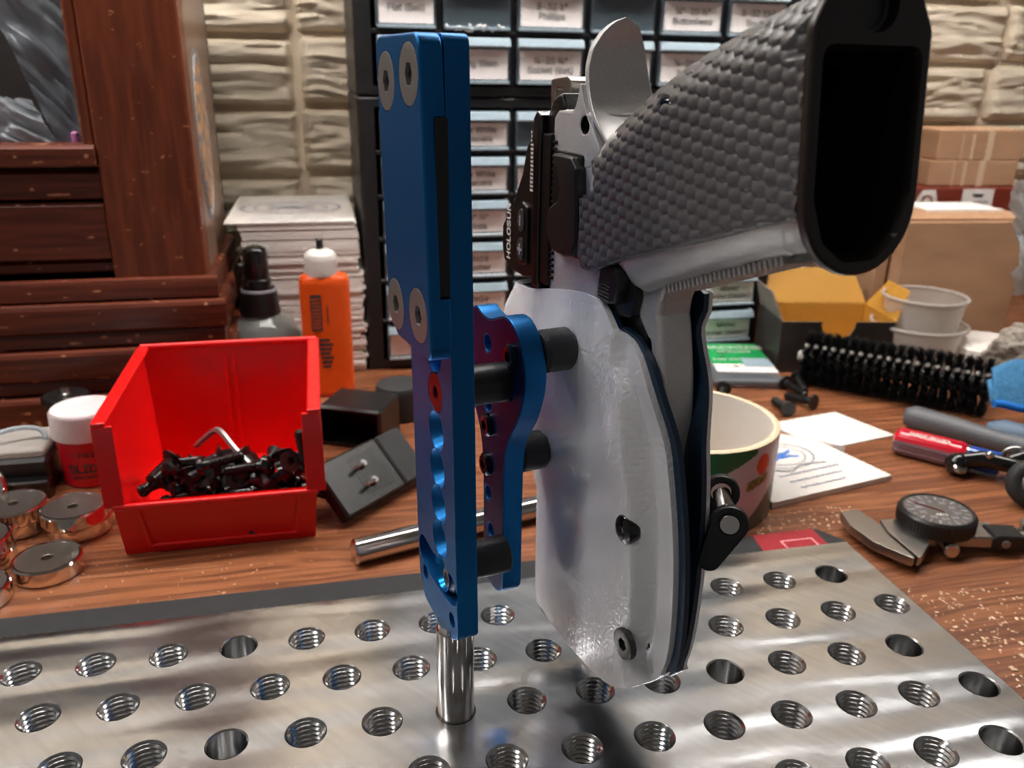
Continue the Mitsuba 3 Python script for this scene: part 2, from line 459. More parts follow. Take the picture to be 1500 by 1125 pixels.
def stone_mesh(x0, x1, z0, z1, seed, nx=44, nz=34):
    u, v = np.meshgrid(np.linspace(0, 1, nx), np.linspace(0, 1, nz), indexing='ij')
    x, z = x0 + (x1 - x0) * u, z0 + (z1 - z0) * v
    p = np.stack([x * .018 + seed * 3.7, z * .125 + .9 * meshkit.noise(np.stack([x * .025, z * .02, x * 0 + seed], -1)) * 2, x * 0 + seed * 1.3], -1)
    ridge = 1 - np.abs(2 * meshkit.fbm(p, 3, seed) - 1)
    ledge = meshkit.noise(np.stack([x * .03 + seed, z * .16, x * 0], -1), seed)
    edge = np.minimum(np.minimum(x - x0, x1 - x) / 7, np.minimum(z - z0, z1 - z) / 6)
    e = np.clip(edge, 0, 1)
    y = WALLY + 1.0 - (1 - (1 - e) ** 2) * (7.0 + 9.0 * (ridge - .55) + 6.0 * (ledge - .5))
    return grid(np.stack([x, y, z], -1))

k = 0
PITCH, LEN = 58.3, 175.5
for row in range(-1, 6):
    for col in range(-3, 6):
        dz = -12.0 if col >= 2 else 0.0
        jog = 10.0 if (row % 2 and col >= 2) else 0.0
        x0, x1 = 105 + LEN * col + jog, 105 + LEN * (col + 1) + jog
        z0 = 117.5 + PITCH * (row - 1) + dz + (2.5 if col in (0, 2, 4) else 0)
        gap = 2.2 if (row % 2) else 5.5
        part('wall_back', 'stone', stone_mesh(x0 + gap / 2, x1 - gap / 2, z0 + 2.2, z0 + PITCH - 2.2, 11 + k), M_stone, 60)
        k += 1

# ---------------------------------------------------------------- lamps
def lamp(name, label, x0, x1, y, z, power, w=60):
    t = thing(name, label, 'lamp')
    part(t, 'housing', box(x0 - 20, x1 + 20, y - w / 2 - 12, y + w / 2 + 12, z, z + 40, 5), 'mat_lamp_case')
    for x in (x0 + 80, x1 - 80):
        part(t, 'hanger_rod', rod(3, 1633 - z - 40, .5, 12).apply_translation([x, y, z + 40]), M_brushed)
    d = ply(box(x0, x1, y - w / 2, y + w / 2, z - 8, z - .5, 3), 'mat_lamp_case', False)
    d['emitter'] = {'type': 'area', 'radiance': rgb(np.array([1.0, .955, .90]) * power)}
    scene[key_for(t + '__diffuser')] = d
    return t
lamp('led_batten', 'long white LED batten hanging over the back of the bench', -420, 820, 235, 610, LAMP_MAIN, 90)
lamp('led_batten', 'long white LED batten in the left part of the room', -1250, -350, -200, 1150, LAMP_ROOM, 140)

# ---------------------------------------------------------------- bench
t = thing('workbench', 'brown wood grained workbench top scattered with tools', 'workbench')
part(t, 'bench_top', box(-700, 1300, -262, 520, DESK - 28, DESK, 1.5), M_desk)
for x in (-650, 1190):
    for y in (-220, 440):
        part(t, 'leg', box(x, x + 60, y, y + 60, -767, DESK - 28, 2), M_cab)

# rubber mat under the plate
t = thing('bench_mat', 'thin black rubber mat with a red end under the drilled aluminium plate', 'mat')
part(t, 'sheet', prism(rpoly([(-330, -250), (368, -250), (368, 44), (360, 57), (-330, 57)], 3), DESK, -12.75, .5, 1), M_matrubber)
part(t, 'red_patch', prism(rpoly([(319, 20), (357, 20), (357, 57), (323, 57)], 1), -12.9, -12.45, .1, 1), M_matred)
part(t, 'printed_frame', prism(Polygon([(334, 28), (352, 28), (352, 49), (334, 49)], [[(335, 29), (351, 29), (351, 48), (335, 48)]]), -12.6, -12.35, 0), M_matprint)

# ---------------------------------------------------------------- the drilled plate
PX0, PX1, PY0, PY1 = -150.0, 353.2, -200.0, 23.8
plain = {(3, 0), (13, 0), (3, 2), (10, 2), (13, 2), (6, 2), (13.5, 3), (13, 4), (8, 4)}
holes = []
for r in range(0, 8):
    for c in range(-5, 14):
        cc = c + (.5 if r % 2 else 0)
        holes.append((cc, r))
plate_poly = Polygon([(PX0, PY0), (PX1, PY0), (PX1, PY1), (PX0, PY1)], [np.array(circle(c * 25.4, -r * 25.4, 6.75, 40).exterior.coords) for c, r in holes])
PLATE = thing('fixture_plate', 'thick milled aluminium fixture plate full of threaded holes', 'metal plate')
part(PLATE, 'slab', prism(plate_poly, -12.7, 0, .25, 1), M_alu)
prof = [(6.75, 0.0), (6.15, -.7)]
zz = -.7
while zz > -12.0:
    prof += [(6.15, zz - .25), (5.35, zz - .95), (5.35, zz - 1.2)]
    zz -= 1.95
    prof += [(6.15, zz)]
prof += [(6.0, -12.7), (0, -12.7)]
thread_ply = ply(lathe(prof, 40), M_thread, 30)
pinhole_ply = ply(lathe([(6.75, 0.0), (6.36, -.4), (6.36, -12.7), (0, -12.7)], 40), M_thread, 30)
for c, r in holes:
    if r <= 5:
        o = np.array([c * 25.4, -r * 25.4, 0]) * .001
        d = {**(pinhole_ply if (c, r) in plain else thread_ply), 'to_world': T().translate(o.tolist())}
        part(PLATE, 'smooth_hole' if (c, r) in plain else 'threaded_hole', d, None)

# ================================================================ frame of the hanger, holster and pistol
PIN = np.array([152.4, -50.8, 0.0])
GU = unit([.207, -.977, 0])
GN = np.array([GU[1], -GU[0], 0])
GZ = np.array([0, 0, 1.0])
NG = -52.0

def G(mesh):
    """From (u, z, n) - polygon in the side view, thickness across it - to the world."""
    return xf(mesh, GU, GZ, GN, PIN)

def GP(u, z, n):
    return PIN + GU * u + GZ * z + GN * n

def GX(mesh, u, z, n, axis='n'):
    """A mesh built about +z, turned so that its axis is n (or u), placed at (u, z, n)."""
    if axis == 'n':
        return xf(mesh, GU, GZ, GN, GP(u, z, n))
    return xf(mesh, GN, GU, np.cross(GN, GU), GP(u, z, n))

def flat_screw(parent, u, z, n, r, mat_, hexr, name='flat_head_screw', label=None):
    head = Polygon(np.array(circle(0, 0, r, 48).exterior.coords), [np.array(hexhole(hexr).exterior.coords)])
    k = part(parent, name, GX(prism(head, -2.2, 0, .35, 2), u, z, n), mat_, 40, label)
    part(k, 'hex_socket', GX(prism(hexhole(hexr + .3), -1.9, -1.3, 0), u, z, n), M_wellin, False, 'dark hex socket')

H = thing('holster_hanger', 'blue anodised holster hanger bar standing on a steel pin in the plate', 'holster hanger')
LEAN = -.045
def hu(z):
    return -7.7 + LEAN * (z - 38)

# main bar with scallops and the tilt slot
bar = rpoly([(-26.0, 54), (-25.2, 43), (-20.5, 34.8), (-6, 33.4), (6, 35.0), (12.0, 38.6), (5.6, 217.6), (-31.8, 217.6)], 3.2)
barm = man(prism(bar, -3.6, 3.6, .45, 2))
sc_z = [117.0 - 12.45 * i for i in range(-1, 6)]
def su(z):
    return -5.6 + .038 * (117 - z) + 0
cuts = []
for z in sc_z:
    cone = lathe([(0, -3.4), (3.4, -3.4), (3.6, -1.4), (6.45, 3.2), (6.6, 4.2), (0, 4.2)], 44)
    cuts.append(xf(cone, o=(su(z), z, 0)))
arc = [(-6 + 64 * math.sin(a), 117 - 64 * math.cos(a)) for a in np.linspace(-.21, .19, 24)]
slot_o = LineString(arc).buffer(5.3, quad_segs=12)
cuts.append(prism(slot_o, -1.6, 6, 0))
for a, b in ((-18.6, 45.8), (7.0, 43.2)):
    cuts.append(prism(circle(a, b, 2.6, 24), -6, 6, 0))
for cm in cuts:
    barm = barm - man(cm)
part(H, 'bar', G(tm(barm)), M_blue, 30)
# cut faces of the scallops: thin bright liners
for z in sc_z[2:]:
    part(H, 'scallop', G(xf(lathe([(3.62, -1.42), (6.4, 3.1)][::-1], 40), o=(su(z), z, -.02))), M_bluecut, 30)
# clamp plate
cl = rpoly([(-28.6, 139.5), (-20.5, 131.8), (11.2, 131.8), (6.0, 217.6), (-32.6, 217.6)], 4.5)
clm = man(prism(cl, 3.75, 10.4, .9, 3))
belt = trimesh.creation.box(bounds=[[-60, 150, 2.0], [40, 197.5, 7.0]])
CLAMP_SCREWS = ((-23.0, 205.5, 3.1), (-2.6, 207.5, 3.1), (-20.8, 141.6, 3.0), (.4, 143.4, 3.0))
for a, b, hr in CLAMP_SCREWS:
    clm = clm - man(prism(circle(a, b, 8.15, 48), 7.2, 12, 0))
part(H, 'clamp_plate', G(tm(clm - man(belt))), M_blue, 35)
part(H, 'slot_liner', G(xf(box(-28, 8.6, 150.2, 197.3, 3.62, 6.95, .1))), M_black, label='black belt slot')
for a, b, hr in CLAMP_SCREWS:
    flat_screw(H, a, b, 10.45, 8.0, M_darksteel, hr)
flat_screw(H, su(117), 117, 3.55, 6.3, M_redano, 2.2, 'red_screw', 'red anodised flat head screw')
# button head screw in the tilt slot
bh = lathe([(0, -1), (5.6, -1), (5.6, .4), (4.9, 2.0), (3.4, 3.0), (2.2, 3.2), (2.2, 1.4), (0, 1.4)], 36)
part(H, 'button_head_screw', GX(bh, -1.5, 53.2, -.9), M_darksteel, 30)
# pin
part(H, 'pin', lathe([(0, -12.6), (6.3, -12.6), (6.3, 34.6), (5.7, 35.3), (5.6, 37.2), (0, 37.2)], 48).apply_translation(PIN), M_steel, 30, label='polished steel dowel pin')
# standoffs between the bar and the adapter plate
for z, du in ((117.0, 0.0), (56.0, 0)):
    part(H, 'standoff', GX(rod(6.4, 16.2, .3, 36), su(z) + du - 1.0, z, -19.9), M_black, 40, label='black round standoff')
# adapter plate
ad = chaikin([(-33, 128), (-35, 133.5), (-30, 136.5), (-25, 134.4), (-19, 134.2), (-13.5, 136.2), (-8, 138.2), (-3, 138), (1.5, 135.8), (5.2, 132.2), (7.8, 127), (8.8, 121.5), (7, 114), (3.6, 106.5), (-1.2, 100.5), (-4.8, 94.5), (-6.2, 87), (-6.5, 75), (-6.2, 45), (-6.4, 39.5), (-10.5, 36.4), (-16, 36), (-21, 36.6), (-23.4, 41), (-23.6, 75), (-25, 88), (-28, 95), (-34, 102), (-37.5, 112), (-36.5, 122)], 2)
hl = [(-20.6, 125.6, 2.7), (-20.0, 104.5, 2.7), (-19.5, 71.4, 2.4), (-17.0, 57.9, 2.4), (-3.0, 114.6, 2.6)]
adp = Polygon(ad, [np.array(circle(a, b, r, 24).exterior.coords) for a, b, r in hl])
part(H, 'adapter_plate', G(prism(adp, -27.2, -20.0, .5, 2)), M_blue, 35)
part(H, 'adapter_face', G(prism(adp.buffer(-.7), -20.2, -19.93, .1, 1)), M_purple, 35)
for a, b in ((-.5, 127.2), (-19.6, 82.5), (-18.6, 97.5)):
    part(H, 'screw_head', GX(lathe([(0, 0), (4.1, 0), (4.1, 1.2), (3.2, 1.9), (1.7, 2.0), (1.7, .8), (0, .8)], 30), a, b, -19.95), M_blackgloss, 30)

# ================================================================ holster
HO = thing('holster', 'white pistol holster with a navy lining screwed to the blue hanger', 'holster')
UM = np.array([(10, -25), (68, -25.5), (74, -29), (80, -34), (88, -42), (98, -50), (110, -55), (122, -56.5), (130, -54), (136, -49), (141, -45), (160, -45)], float)
def umin(z):
    return np.interp(z, UM[:, 0], UM[:, 1])
H0, RC = 14.0, 9.0
LW = H0 - RC
A1 = LW + RC * math.pi / 2

def shell(sign, rim, edge, w0, w1, grow=0.0, na=84, nz=96, grain=0.0):
    """One half shell. rim and edge are (u, z) outlines; the layer lies between the depths w0 and w1 below the outer face."""
    edge_line = LineString(chaikin([p for p in edge if p[1] < 136.5], 2, False))
    sm = lambda lo, hi, x: (lambda t: t * t * (3 - 2 * t))(np.clip((x - lo) / (hi - lo), 0, 1))
    # outline in unrolled coordinates a = u - umin(z) - RC + A1 (past the corner)
    def au(pts):
        return [(u - umin(z) - RC + A1, z) for u, z in pts]
    R_ = np.array(chaikin([(u + grow, z) for u, z in edge], 2, False))[::-1]
    R_ = R_[np.argsort(R_[:, 1])]
    uR = lambda z: np.interp(z, R_[:, 1], R_[:, 0])
    top_ = chaikin(list(rim) + [edge[0]], 2, False)
    top_ = top_[np.argsort(top_[:, 0])]
    low_ = np.array([(-26, 27.5), (-21, 19.5), (-12, 17.4), (-4, 17.0), (8, 17.2), (21, 18.4), (29, 20.6), (36, 24.0), (44.5, 30.5), (49.5, 35.5), (52.5, 40.0), (60, 44)])
    zrim = lambda u: np.interp(u, top_[:, 0], top_[:, 1])
    zlow = lambda u: np.interp(u, low_[:, 0], low_[:, 1])
    length = lambda z: A1 + uR(z) - umin(z) - RC
    u_of = lambda a, z: umin(z) + RC * (1 - np.cos(np.clip((a - LW) / RC, 0, math.pi / 2))) + np.maximum(a - A1, 0)

    def S(a, z):
        um = umin(z)
        th = np.clip((a - LW) / RC, 0, math.pi / 2)
        u = um + RC * (1 - np.cos(th)) + np.maximum(a - A1, 0)
        n = np.minimum(a, LW) + RC * np.sin(th)
        d = shapely.distance(shapely.points(np.stack([u, z], -1)), edge_line)
        body = sm(0, 1, (u - um) / 9.0)
        n = n - (1 - sm(6.5, 12.5, d)) * (2.6 + 4.4 * (1 - sm(108, 134, z))) * body
        n = n - 2.4 * sm(121, 148, z) * body
        # the mould lines of the trigger guard and dust cover
        bump = lambda cu, cz, su_, sz_, h, rot=0: h * np.exp(-(((u - cu) * math.cos(rot) + (z - cz) * math.sin(rot)) / su_) ** 2 - ((-(u - cu) * math.sin(rot) + (z - cz) * math.cos(rot)) / sz_) ** 2)
        n = n + 1.5 * body * (bump(8, 97, 15, 6, 1.5, .45) - bump(17, 86, 13, 5.5, 1.7, .4) - bump(4, 66, 7, 8, 1.5, -.3) + bump(4, 51, 9, 6, 1.1) - bump(22, 55, 7, 14, 1.0) + bump(-2, 126, 13, 9, 1.8) - bump(20, 116, 9, 17, 1.3))
        n = n - body * (2.2 * (1 - sm(16, 34, z)) + 1.6 * (1 - sm(40, 120, z)))
        return np.stack([u, z, n], -1)

    t = np.linspace(0, 1, na)
    zt, zb = np.full(na, 140.0), np.full(na, 25.0)
    for _ in range(60):
        zt = .5 * zt + .5 * zrim(u_of(t * length(zt), zt))
        zb = .5 * zb + .5 * zlow(u_of(t * length(zb), zb))
    zb = np.minimum(zb, zt - 5)
    sarr = np.linspace(0, 1, nz)
    zz_ = zb[:, None] * (1 - sarr) + zt[:, None] * sarr
    aa = t[:, None] * length(zz_)
    e = .08
    P = S(aa, zz_)
    da, dz = S(aa + e, zz_) - S(aa - e, zz_), S(aa, zz_ + e) - S(aa, zz_ - e)
    nn = np.cross(da, dz)
    nn /= np.linalg.norm(nn, axis=-1, keepdims=True) + 1e-12
    Aq, Bq = P - nn * w0, P - nn * w1
    if grain:                                  # the pebbled grain of the sheet
        inside = np.clip(np.minimum(np.minimum(sarr, 1 - sarr)[None, :] * nz, np.minimum(t, 1 - t)[:, None] * na) / 4, 0, 1)
        Aq = Aq + nn * (grain * inside * (meshkit.noise(P / 1.25, 3) + .6 * meshkit.noise(P / .8 + 9, 4) - .8))[..., None]
    m, n = na, nz
    v = np.vstack([Aq.reshape(-1, 3), Bq.reshape(-1, 3)])
    i, j = np.meshgrid(np.arange(m - 1), np.arange(n - 1), indexing='ij')
    q = np.stack([i * n + j, (i + 1) * n + j, (i + 1) * n + j + 1, i * n + j + 1], -1).reshape(-1, 4)
    N = m * n
    rimi = np.concatenate([np.arange(m) * n, (m - 1) * n + np.arange(1, n), np.arange(m - 2, -1, -1) * n + n - 1, np.arange(n - 2, 0, -1)])
    r1 = np.roll(rimi, -1)
    quads = np.vstack([q, q[:, ::-1] + N, np.stack([rimi, rimi + N, r1 + N, r1], 1)])
    v[:, 2] = NG + sign * v[:, 2]
    f = np.vstack([quads[:, [0, 1, 2]], quads[:, [0, 2, 3]]])
    return trimesh.Trimesh(v, f if sign > 0 else f[:, ::-1], process=False)

rimL = [(-45 + 9, 139.0), (-30, 139.6), (-19, 142.4), (-8, 144.6), (3.2, 146.3), (11, 146.9), (16, 145.8), (20.5, 142.6)]
edgeL = [(23.5, 140.2), (29, 138.4), (35, 135.0), (40.2, 129.0), (44.0, 120.5), (47.5, 108), (51.5, 93), (54.0, 76), (54.6, 58), (53.8, 46), (51.5, 39.5)]
rimR = [(-45 + 9, 139.0), (-30, 139.6), (-19, 143), (0, 149), (20, 152.5), (34, 154.0)]
edgeR = [(36.8, 152.0), (37.0, 144.5), (39.0, 135), (43.3, 124), (47.8, 111.6), (50.6, 98), (52.4, 81), (53.2, 63), (52.2, 47), (50, 39)]
SH = shell(1, rimL, edgeL, 0, 1.9, 0.0, 230, 260, .13)
def face_n(u, z):
    v = SH.vertices
    near = np.hypot(v[:, 0] - u, v[:, 1] - z) < 1.6
    return v[near, 2].max()
part(HO, 'shell', G(SH), M_kydex, 55)
part(HO, 'liner', G(shell(1, rimL, edgeL, 1.92, 3.6, 3.0)), M_navy, 55, label='navy inner layer')
part(HO, 'shell', G(shell(-1, rimR, edgeR, 0, 1.9)), M_kydex, 55)
part(HO, 'liner', G(shell(-1, rimR, edgeR, 1.92, 3.6, .8)), M_navy, 55, label='navy inner layer')
# spacers to the hanger
for u, z in ((2.4, 128.6), (-13.5, 87.6)):
    part(HO, 'spacer', GX(rod(6.7, 10.5, 1.2, 40), u, z, -38.0), M_rubber, 40, label='black rubber spacer')
# joint screws
bh2 = lathe([(0, -2), (4.6, -2), (4.6, .3), (4.1, 1.3), (2.9, 2.0), (1.6, 2.1), (1.6, .4), (0, .4)], 36)
part(HO, 'screw', GX(bh2, 38.4, 83.6, face_n(38.4, 83.6) - .7), M_blackgloss, 30, label='black button head screw')
flat_screw(HO, 42.3, 45.9, face_n(42.3, 45.9) + 1.5, 5.0, M_blackox, 2.0, 'screw', 'dark steel hex socket screw')
# the two shells are joined by rubber posts between the flanges
for u, z in ((38.4, 83.6), (42.3, 45.9)):
    part(HO, 'joint_post', GX(rod(3.4, 13, .3, 24), u, z, NG - 6.5), M_black)
# cam lever on the far flange
LP1, LP2 = GP(55.5, 89.3, -62.5), GP(46.0, 93.8, -66.4)
la = unit(.75 * unit(cam_o - LP1) + .45 * unit(LP1 - LP2))
lx = unit(np.cross(la, GZ)); ly = np.cross(la, lx) * -1
ly = np.cross(lx, la) * -1
def lev(mesh, o):
    return xf(mesh, lx, np.cross(la, lx), la, o)
down = np.array([np.dot(GP(46.5, 76.5, -63.0) - LP1, lx), np.dot(GP(46.5, 76.5, -63.0) - LP1, np.cross(la, lx))])
arm = circle(0, 0, 5.4, 40).union(circle(down[0], down[1], 3.2, 24)).convex_hull
arm = Polygon(arm.exterior).difference(circle(0, 0, 3.0, 30))
part(HO, 'cam_lever', lev(prism(arm, -1.8, 1.8, .8, 2), LP1), M_black, 40, label='black cam lever')
part(HO, 'lever_pivot', lev(rod(3.0, 3.3, .3, 30, -1.8), LP1), M_steel, 40, label='bright pivot pin')
part(HO, 'lever_barrel', along(rod(2.6, np.linalg.norm(LP1 - LP2), .3, 30), LP2, LP1), M_steel, 40)
part(HO, 'cam_lever', lev(prism(arm, -1.8, 1.8, .8, 2), LP2), M_black, 40, label='black cam lever')


# ================================================================ pistol
PI_ = thing('pistol', 'steel pistol holstered muzzle down with a black scaled grip and red dot optic', 'pistol')
# slide and frame
slide = rpoly([(-19.5, 40), (9, 40), (9, 198), (-15, 199), (-19.5, 195)], 1.5)
part(PI_, 'slide', G(prism(slide.intersection(shapely.box(-40, 34, 40, 141)), NG - 9.9, NG + 9.9, 1.2, 2)), M_black)
frame = rpoly([(-18.5, 138), (9.5, 138), (14, 154), (9, 182), (5, 198), (-3, 198.5), (-15.5, 198.2), (-18.5, 195.8)], 1.2)
part(PI_, 'frame', G(tm(man(prism(frame, NG - 11.2, NG + 11.2, .8, 2)) - man(prism(circle(1.0, 194.6, 2.6, 28), NG + 6.5, NG + 13, 0)))), M_silver)
dust = rpoly([(-14, 60), (34, 100), (31, 140), (28, 150), (16, 156), (-14, 156)], 3)
part(PI_, 'dust_cover', G(prism(dust, NG - 5.6, NG + 5.6, 1.5, 2)), M_black)
# beavertail: thick tang body and spoon
ear = rpoly(chaikin([(-8, 197.5), (-5, 199), (-3.6, 202.5), (-2.4, 207), (-.8, 203), (1.4, 199), (5, 194.5), (12, 187), (8, 184), (3, 182.5), (-2.5, 183), (-7, 190)], 1), .6)
earp = Polygon(ear.exterior, [np.array(circle(1.0, 194.6, 2.6, 28).exterior.coords)])
earm = prism(earp, NG + 7.6, NG + 11.5, .6, 2)
part(PI_, 'tang', G(prism(Polygon(ear.exterior), NG - 11.5, NG - 7.6, .6, 2)), M_silver, 40)
part(PI_, 'tang', G(earm), M_silver, 40)
part(PI_, 'safety_pin', GX(rod(1.2, 19.5, .3, 20), 1.7, 194.2, NG - 10.5), M_darksteel, 40)
part(PI_, 'pin_hole', GX(lathe([(2.58, 11.2), (2.55, 7.0), (0, 6.9)], 28), 1.0, 194.6, NG), M_wellin, False)
s_, w_ = np.meshgrid(np.linspace(0, 1, 40), np.linspace(-1, 1, 29), indexing='ij')
zt_ = 183 + 40.2 * s_
half = np.interp(zt_, [183, 190, 196, 203, 210, 215, 219, 221.5, 222.8, 223.2], [12.2, 12, 11.4, 10.5, 9.8, 8.6, 6.4, 4.2, 2.0, .3])
cu = np.interp(zt_, [183, 186, 189, 193, 197, 200.5, 204, 208, 212, 216, 219.5, 223.2], [29, 24, 18.5, 11.5, 6.0, 2.8, .6, -.9, -1.5, -1.2, -.2, 2.2])
zz1 = zt_[:, 0]
for _ in range(2):
    c1 = np.convolve(np.pad(cu[:, 0], 2, mode='edge'), np.ones(5) / 5, 'valid'); cu = np.repeat(c1[:, None], cu.shape[1], 1)
ph = np.linspace(0, 2 * math.pi, 56, endpoint=False)
loops = []
for i in range(len(zz1)):
    h_, c_ = half[i, 0], cu[i, 0]
    dish = 2.2 * np.clip((221 - zz1[i]) / 16, 0, 1)
    thick = min(5.5, h_ * .9)
    x_ = h_ * np.sign(np.cos(ph)) * np.abs(np.cos(ph)) ** .8
    f_ = np.where(np.sin(ph) >= 0, dish * (x_ / max(h_, .01)) ** 2 - dish - .0, -(thick) * np.abs(np.sin(ph)) ** .7 )
    f_ = np.where(np.sin(ph) >= 0, f_ + 0.9 * np.abs(np.sin(ph)) ** .5, f_)
    loops.append(np.stack([c_ + f_, np.full(56, zz1[i]), NG + x_], 1))
Lp = np.array(loops)
spm = grid(Lp.transpose(1, 0, 2), True)
nl = len(zz1)
vs = np.vstack([spm.vertices, [Lp[0].mean(0)], [Lp[-1].mean(0)]])
ii = np.arange(56); jj = (ii + 1) % 56
spm = trimesh.Trimesh(vs, np.vstack([spm.faces, np.stack([ii * nl, jj * nl, np.full(56, len(vs) - 2)], 1), np.stack([ii * nl + nl - 1, np.full(56, len(vs) - 1), jj * nl + nl - 1], 1)]), process=False)
spm.fix_normals()
part(PI_, 'beavertail', G(spm), M_silver, 60)
# hammer and rear of the slide
ham = rpoly([(-35, 196), (-28, 194), (-22.5, 196), (-21.5, 206), (-24, 207.5), (-31, 207), (-35.5, 206.5)], 1)
hamm = prism(Polygon(ham.exterior, [np.array(rpoly([(-32.5, 198), (-27.5, 197), (-26, 203.5), (-31.5, 204)], .8).exterior.coords)]), NG - 4.0, NG + 4.0, .5, 2)
part(PI_, 'hammer', G(hamm), M_brushed, 40)
sight = rpoly([(-25, 184), (-23.5, 196), (-19.5, 201.5), (-14.5, 203.2), (-12, 199), (-12, 184)], 1.5)
part(PI_, 'rear_plate', G(prism(sight, NG - 10.5, NG + 11.0, 1.2, 3)), M_opt, 40)
# slide serrations on the slide's side
part(PI_, 'slide_rail', G(prism(rpoly([(-23.5, 143.5), (-17.5, 143.5), (-17.5, 191), (-23.5, 191)], .6), NG - 12.2, NG + 12.6, .7, 2)), M_opt, 40)
for i in range(22):
    part('pistol__slide_rail', 'serration', G(xf(box(-18.6, -15.4, 146 + i * 2.0, 147.1 + i * 2.0, NG - 11.8, NG + 12.0, .3))), M_opt, False)
# optic
hood = rpoly([(-22.5, 144.5), (-36, 142.5), (-47, 143.0), (-52.5, 145.5), (-54.2, 151), (-54, 157.5), (-45, 167.2), (-38.5, 177), (-35.2, 186), (-31, 190), (-22.5, 191.5)], 1.2)
part(PI_, 'optic_body', G(prism(hood, NG - 12.5, NG + 12.2, .9, 3)), M_opt, 40, label='black red dot optic')
part('pistol__optic_body', 'optic_mount', G(prism(rpoly([(-27.5, 141.5), (-23, 141.5), (-23, 196), (-26, 197.5), (-28.5, 195), (-28, 170)], .8), NG - 12.8, NG + 13.4, .7, 2)), M_blackgloss, 40)
def face_text(s, h, u, z, n, bold=True):
    """Lettering on the side face, reading upwards."""
    m = text(s, h, .12, bold)
    return xf(m, GZ, -GU, GN, GP(u, z, n))
part('pistol__optic_body', 'lettering', face_text('HOLOSUN', 2.9, -48.3, 156.2, NG + 12.18).copy(), M_white, False, label='white HOLOSUN lettering')
part('pistol__optic_body', 'button_panel', G(prism(rpoly([(-40, 147.5), (-35, 146.5), (-31.5, 148), (-31.5, 166.5), (-36, 168.3), (-39.5, 166.5)], 1.4), NG + 11.5, NG + 13.3, .6, 2)), M_opt, 40)
for zc, sgn in ((162.0, '-'), (152.3, '+')):
    o_ = affinity.scale(circle(-35.6, zc, 1, 32), 2.6, 3.9)
    part('pistol__optic_body', 'brightness_button', G(prism(o_, NG + 13.0, NG + 13.9, .4, 2)), M_rubber, 40)
    g_ = [box(-36.0, -35.2, zc - 1.8, zc + 1.8, 0, .2, 0)]
    if sgn == '+':
        g_.append(box(-37.2, -34.0, zc - .45, zc + .45, 0, .2, 0))
    part('pistol__optic_body', 'button_mark', G(xf(cat(*g_), o=(0, 0, NG + 13.85))), M_greyprint, False)
for i in range(3):
    w = (15, 12, 9)[i]
    part('pistol__optic_body', 'fine_print', G(xf(cat(*[box(-31.9 + i * 1.0, -31.2 + i * 1.0, 172 + j * 1.3, 172.8 + j * 1.3, 0, .15, 0) for j in range(w)]), o=(0, 0, NG + 12.15))), M_white, False)
# thumb safety
pad = rpoly([(-15, 186), (-.5, 185.6), (2.6, 182.5), (3.8, 174), (4.2, 160.5), (1.5, 157), (-3, 156), (-11.5, 156.5), (-14.5, 160), (-15.6, 166), (-13.5, 169.8), (-9.2, 171.8), (-7.2, 175.5), (-9.5, 181)], 1.4)
part(PI_, 'thumb_safety', G(prism(pad, NG + 10.5, NG + 14.6, 1.0, 3)), M_black, 40)
part(PI_, 'thumb_safety_base', G(prism(rpoly([(-16.5, 156), (2, 156), (2, 186.5), (-16.5, 186.5)], 1.5), NG + 10.5, NG + 12.2, .4, 2)), M_opt, 40)
# grip module: silver front strap and trigger guard
strap = rpoly(chaikin([(8, 184), (9, 158), (22, 155.5), (30, 150.5), (38, 154.5), (46, 157.8), (60, 163.4), (78, 170.2), (88, 173.2), (94, 173.5), (99, 178), (99, 188), (60, 200), (20, 196)], 1), 1)
fr = LineString([(26, 150), (38, 154.5), (46, 157.8), (60, 163.4), (78, 170.2), (96, 173.8)])
strap_mesh = soft_prism(strap, NG - 13.4, NG + 13.4, lambda xy: np.where(shapely.distance(shapely.points(xy), fr) < 12, 11.0, 1.0), 1.4)
tgc = chaikin([(24, 156), (30, 152), (34.0, 146.5), (36.4, 137), (38.6, 126), (39.4, 114), (37.5, 100), (31, 90), (20, 86), (4, 88)], 2, closed=False)
tg = LineString(tgc).buffer(2.8, cap_style=2).union(rpoly([(12, 158), (40, 157.5), (37, 151), (36.0, 143), (33, 138), (27.5, 143), (20, 151)], 1.5))
tg = max(tg.geoms, key=lambda g: g.area) if tg.geom_type == 'MultiPolygon' else tg
part(PI_, 'trigger_guard', G(prism(Polygon(tg.exterior).buffer(1).buffer(-1), NG - 5.4, NG + 6.0, 1.8, 3)), M_silver, 50)
# checkering along the front strap
for i in range(26):
    s = i / 25
    u, z = 39 + 42 * s, 155.0 + 16.2 * s
    m = box(-.42, .42, -1.3, 1.3, -6.2, 6.2, .3)
    part('pistol__grip_frame', 'checkering_ridge', G(xf(m, *rotz(21), o=(u, z, NG + .4))), M_silver, False)
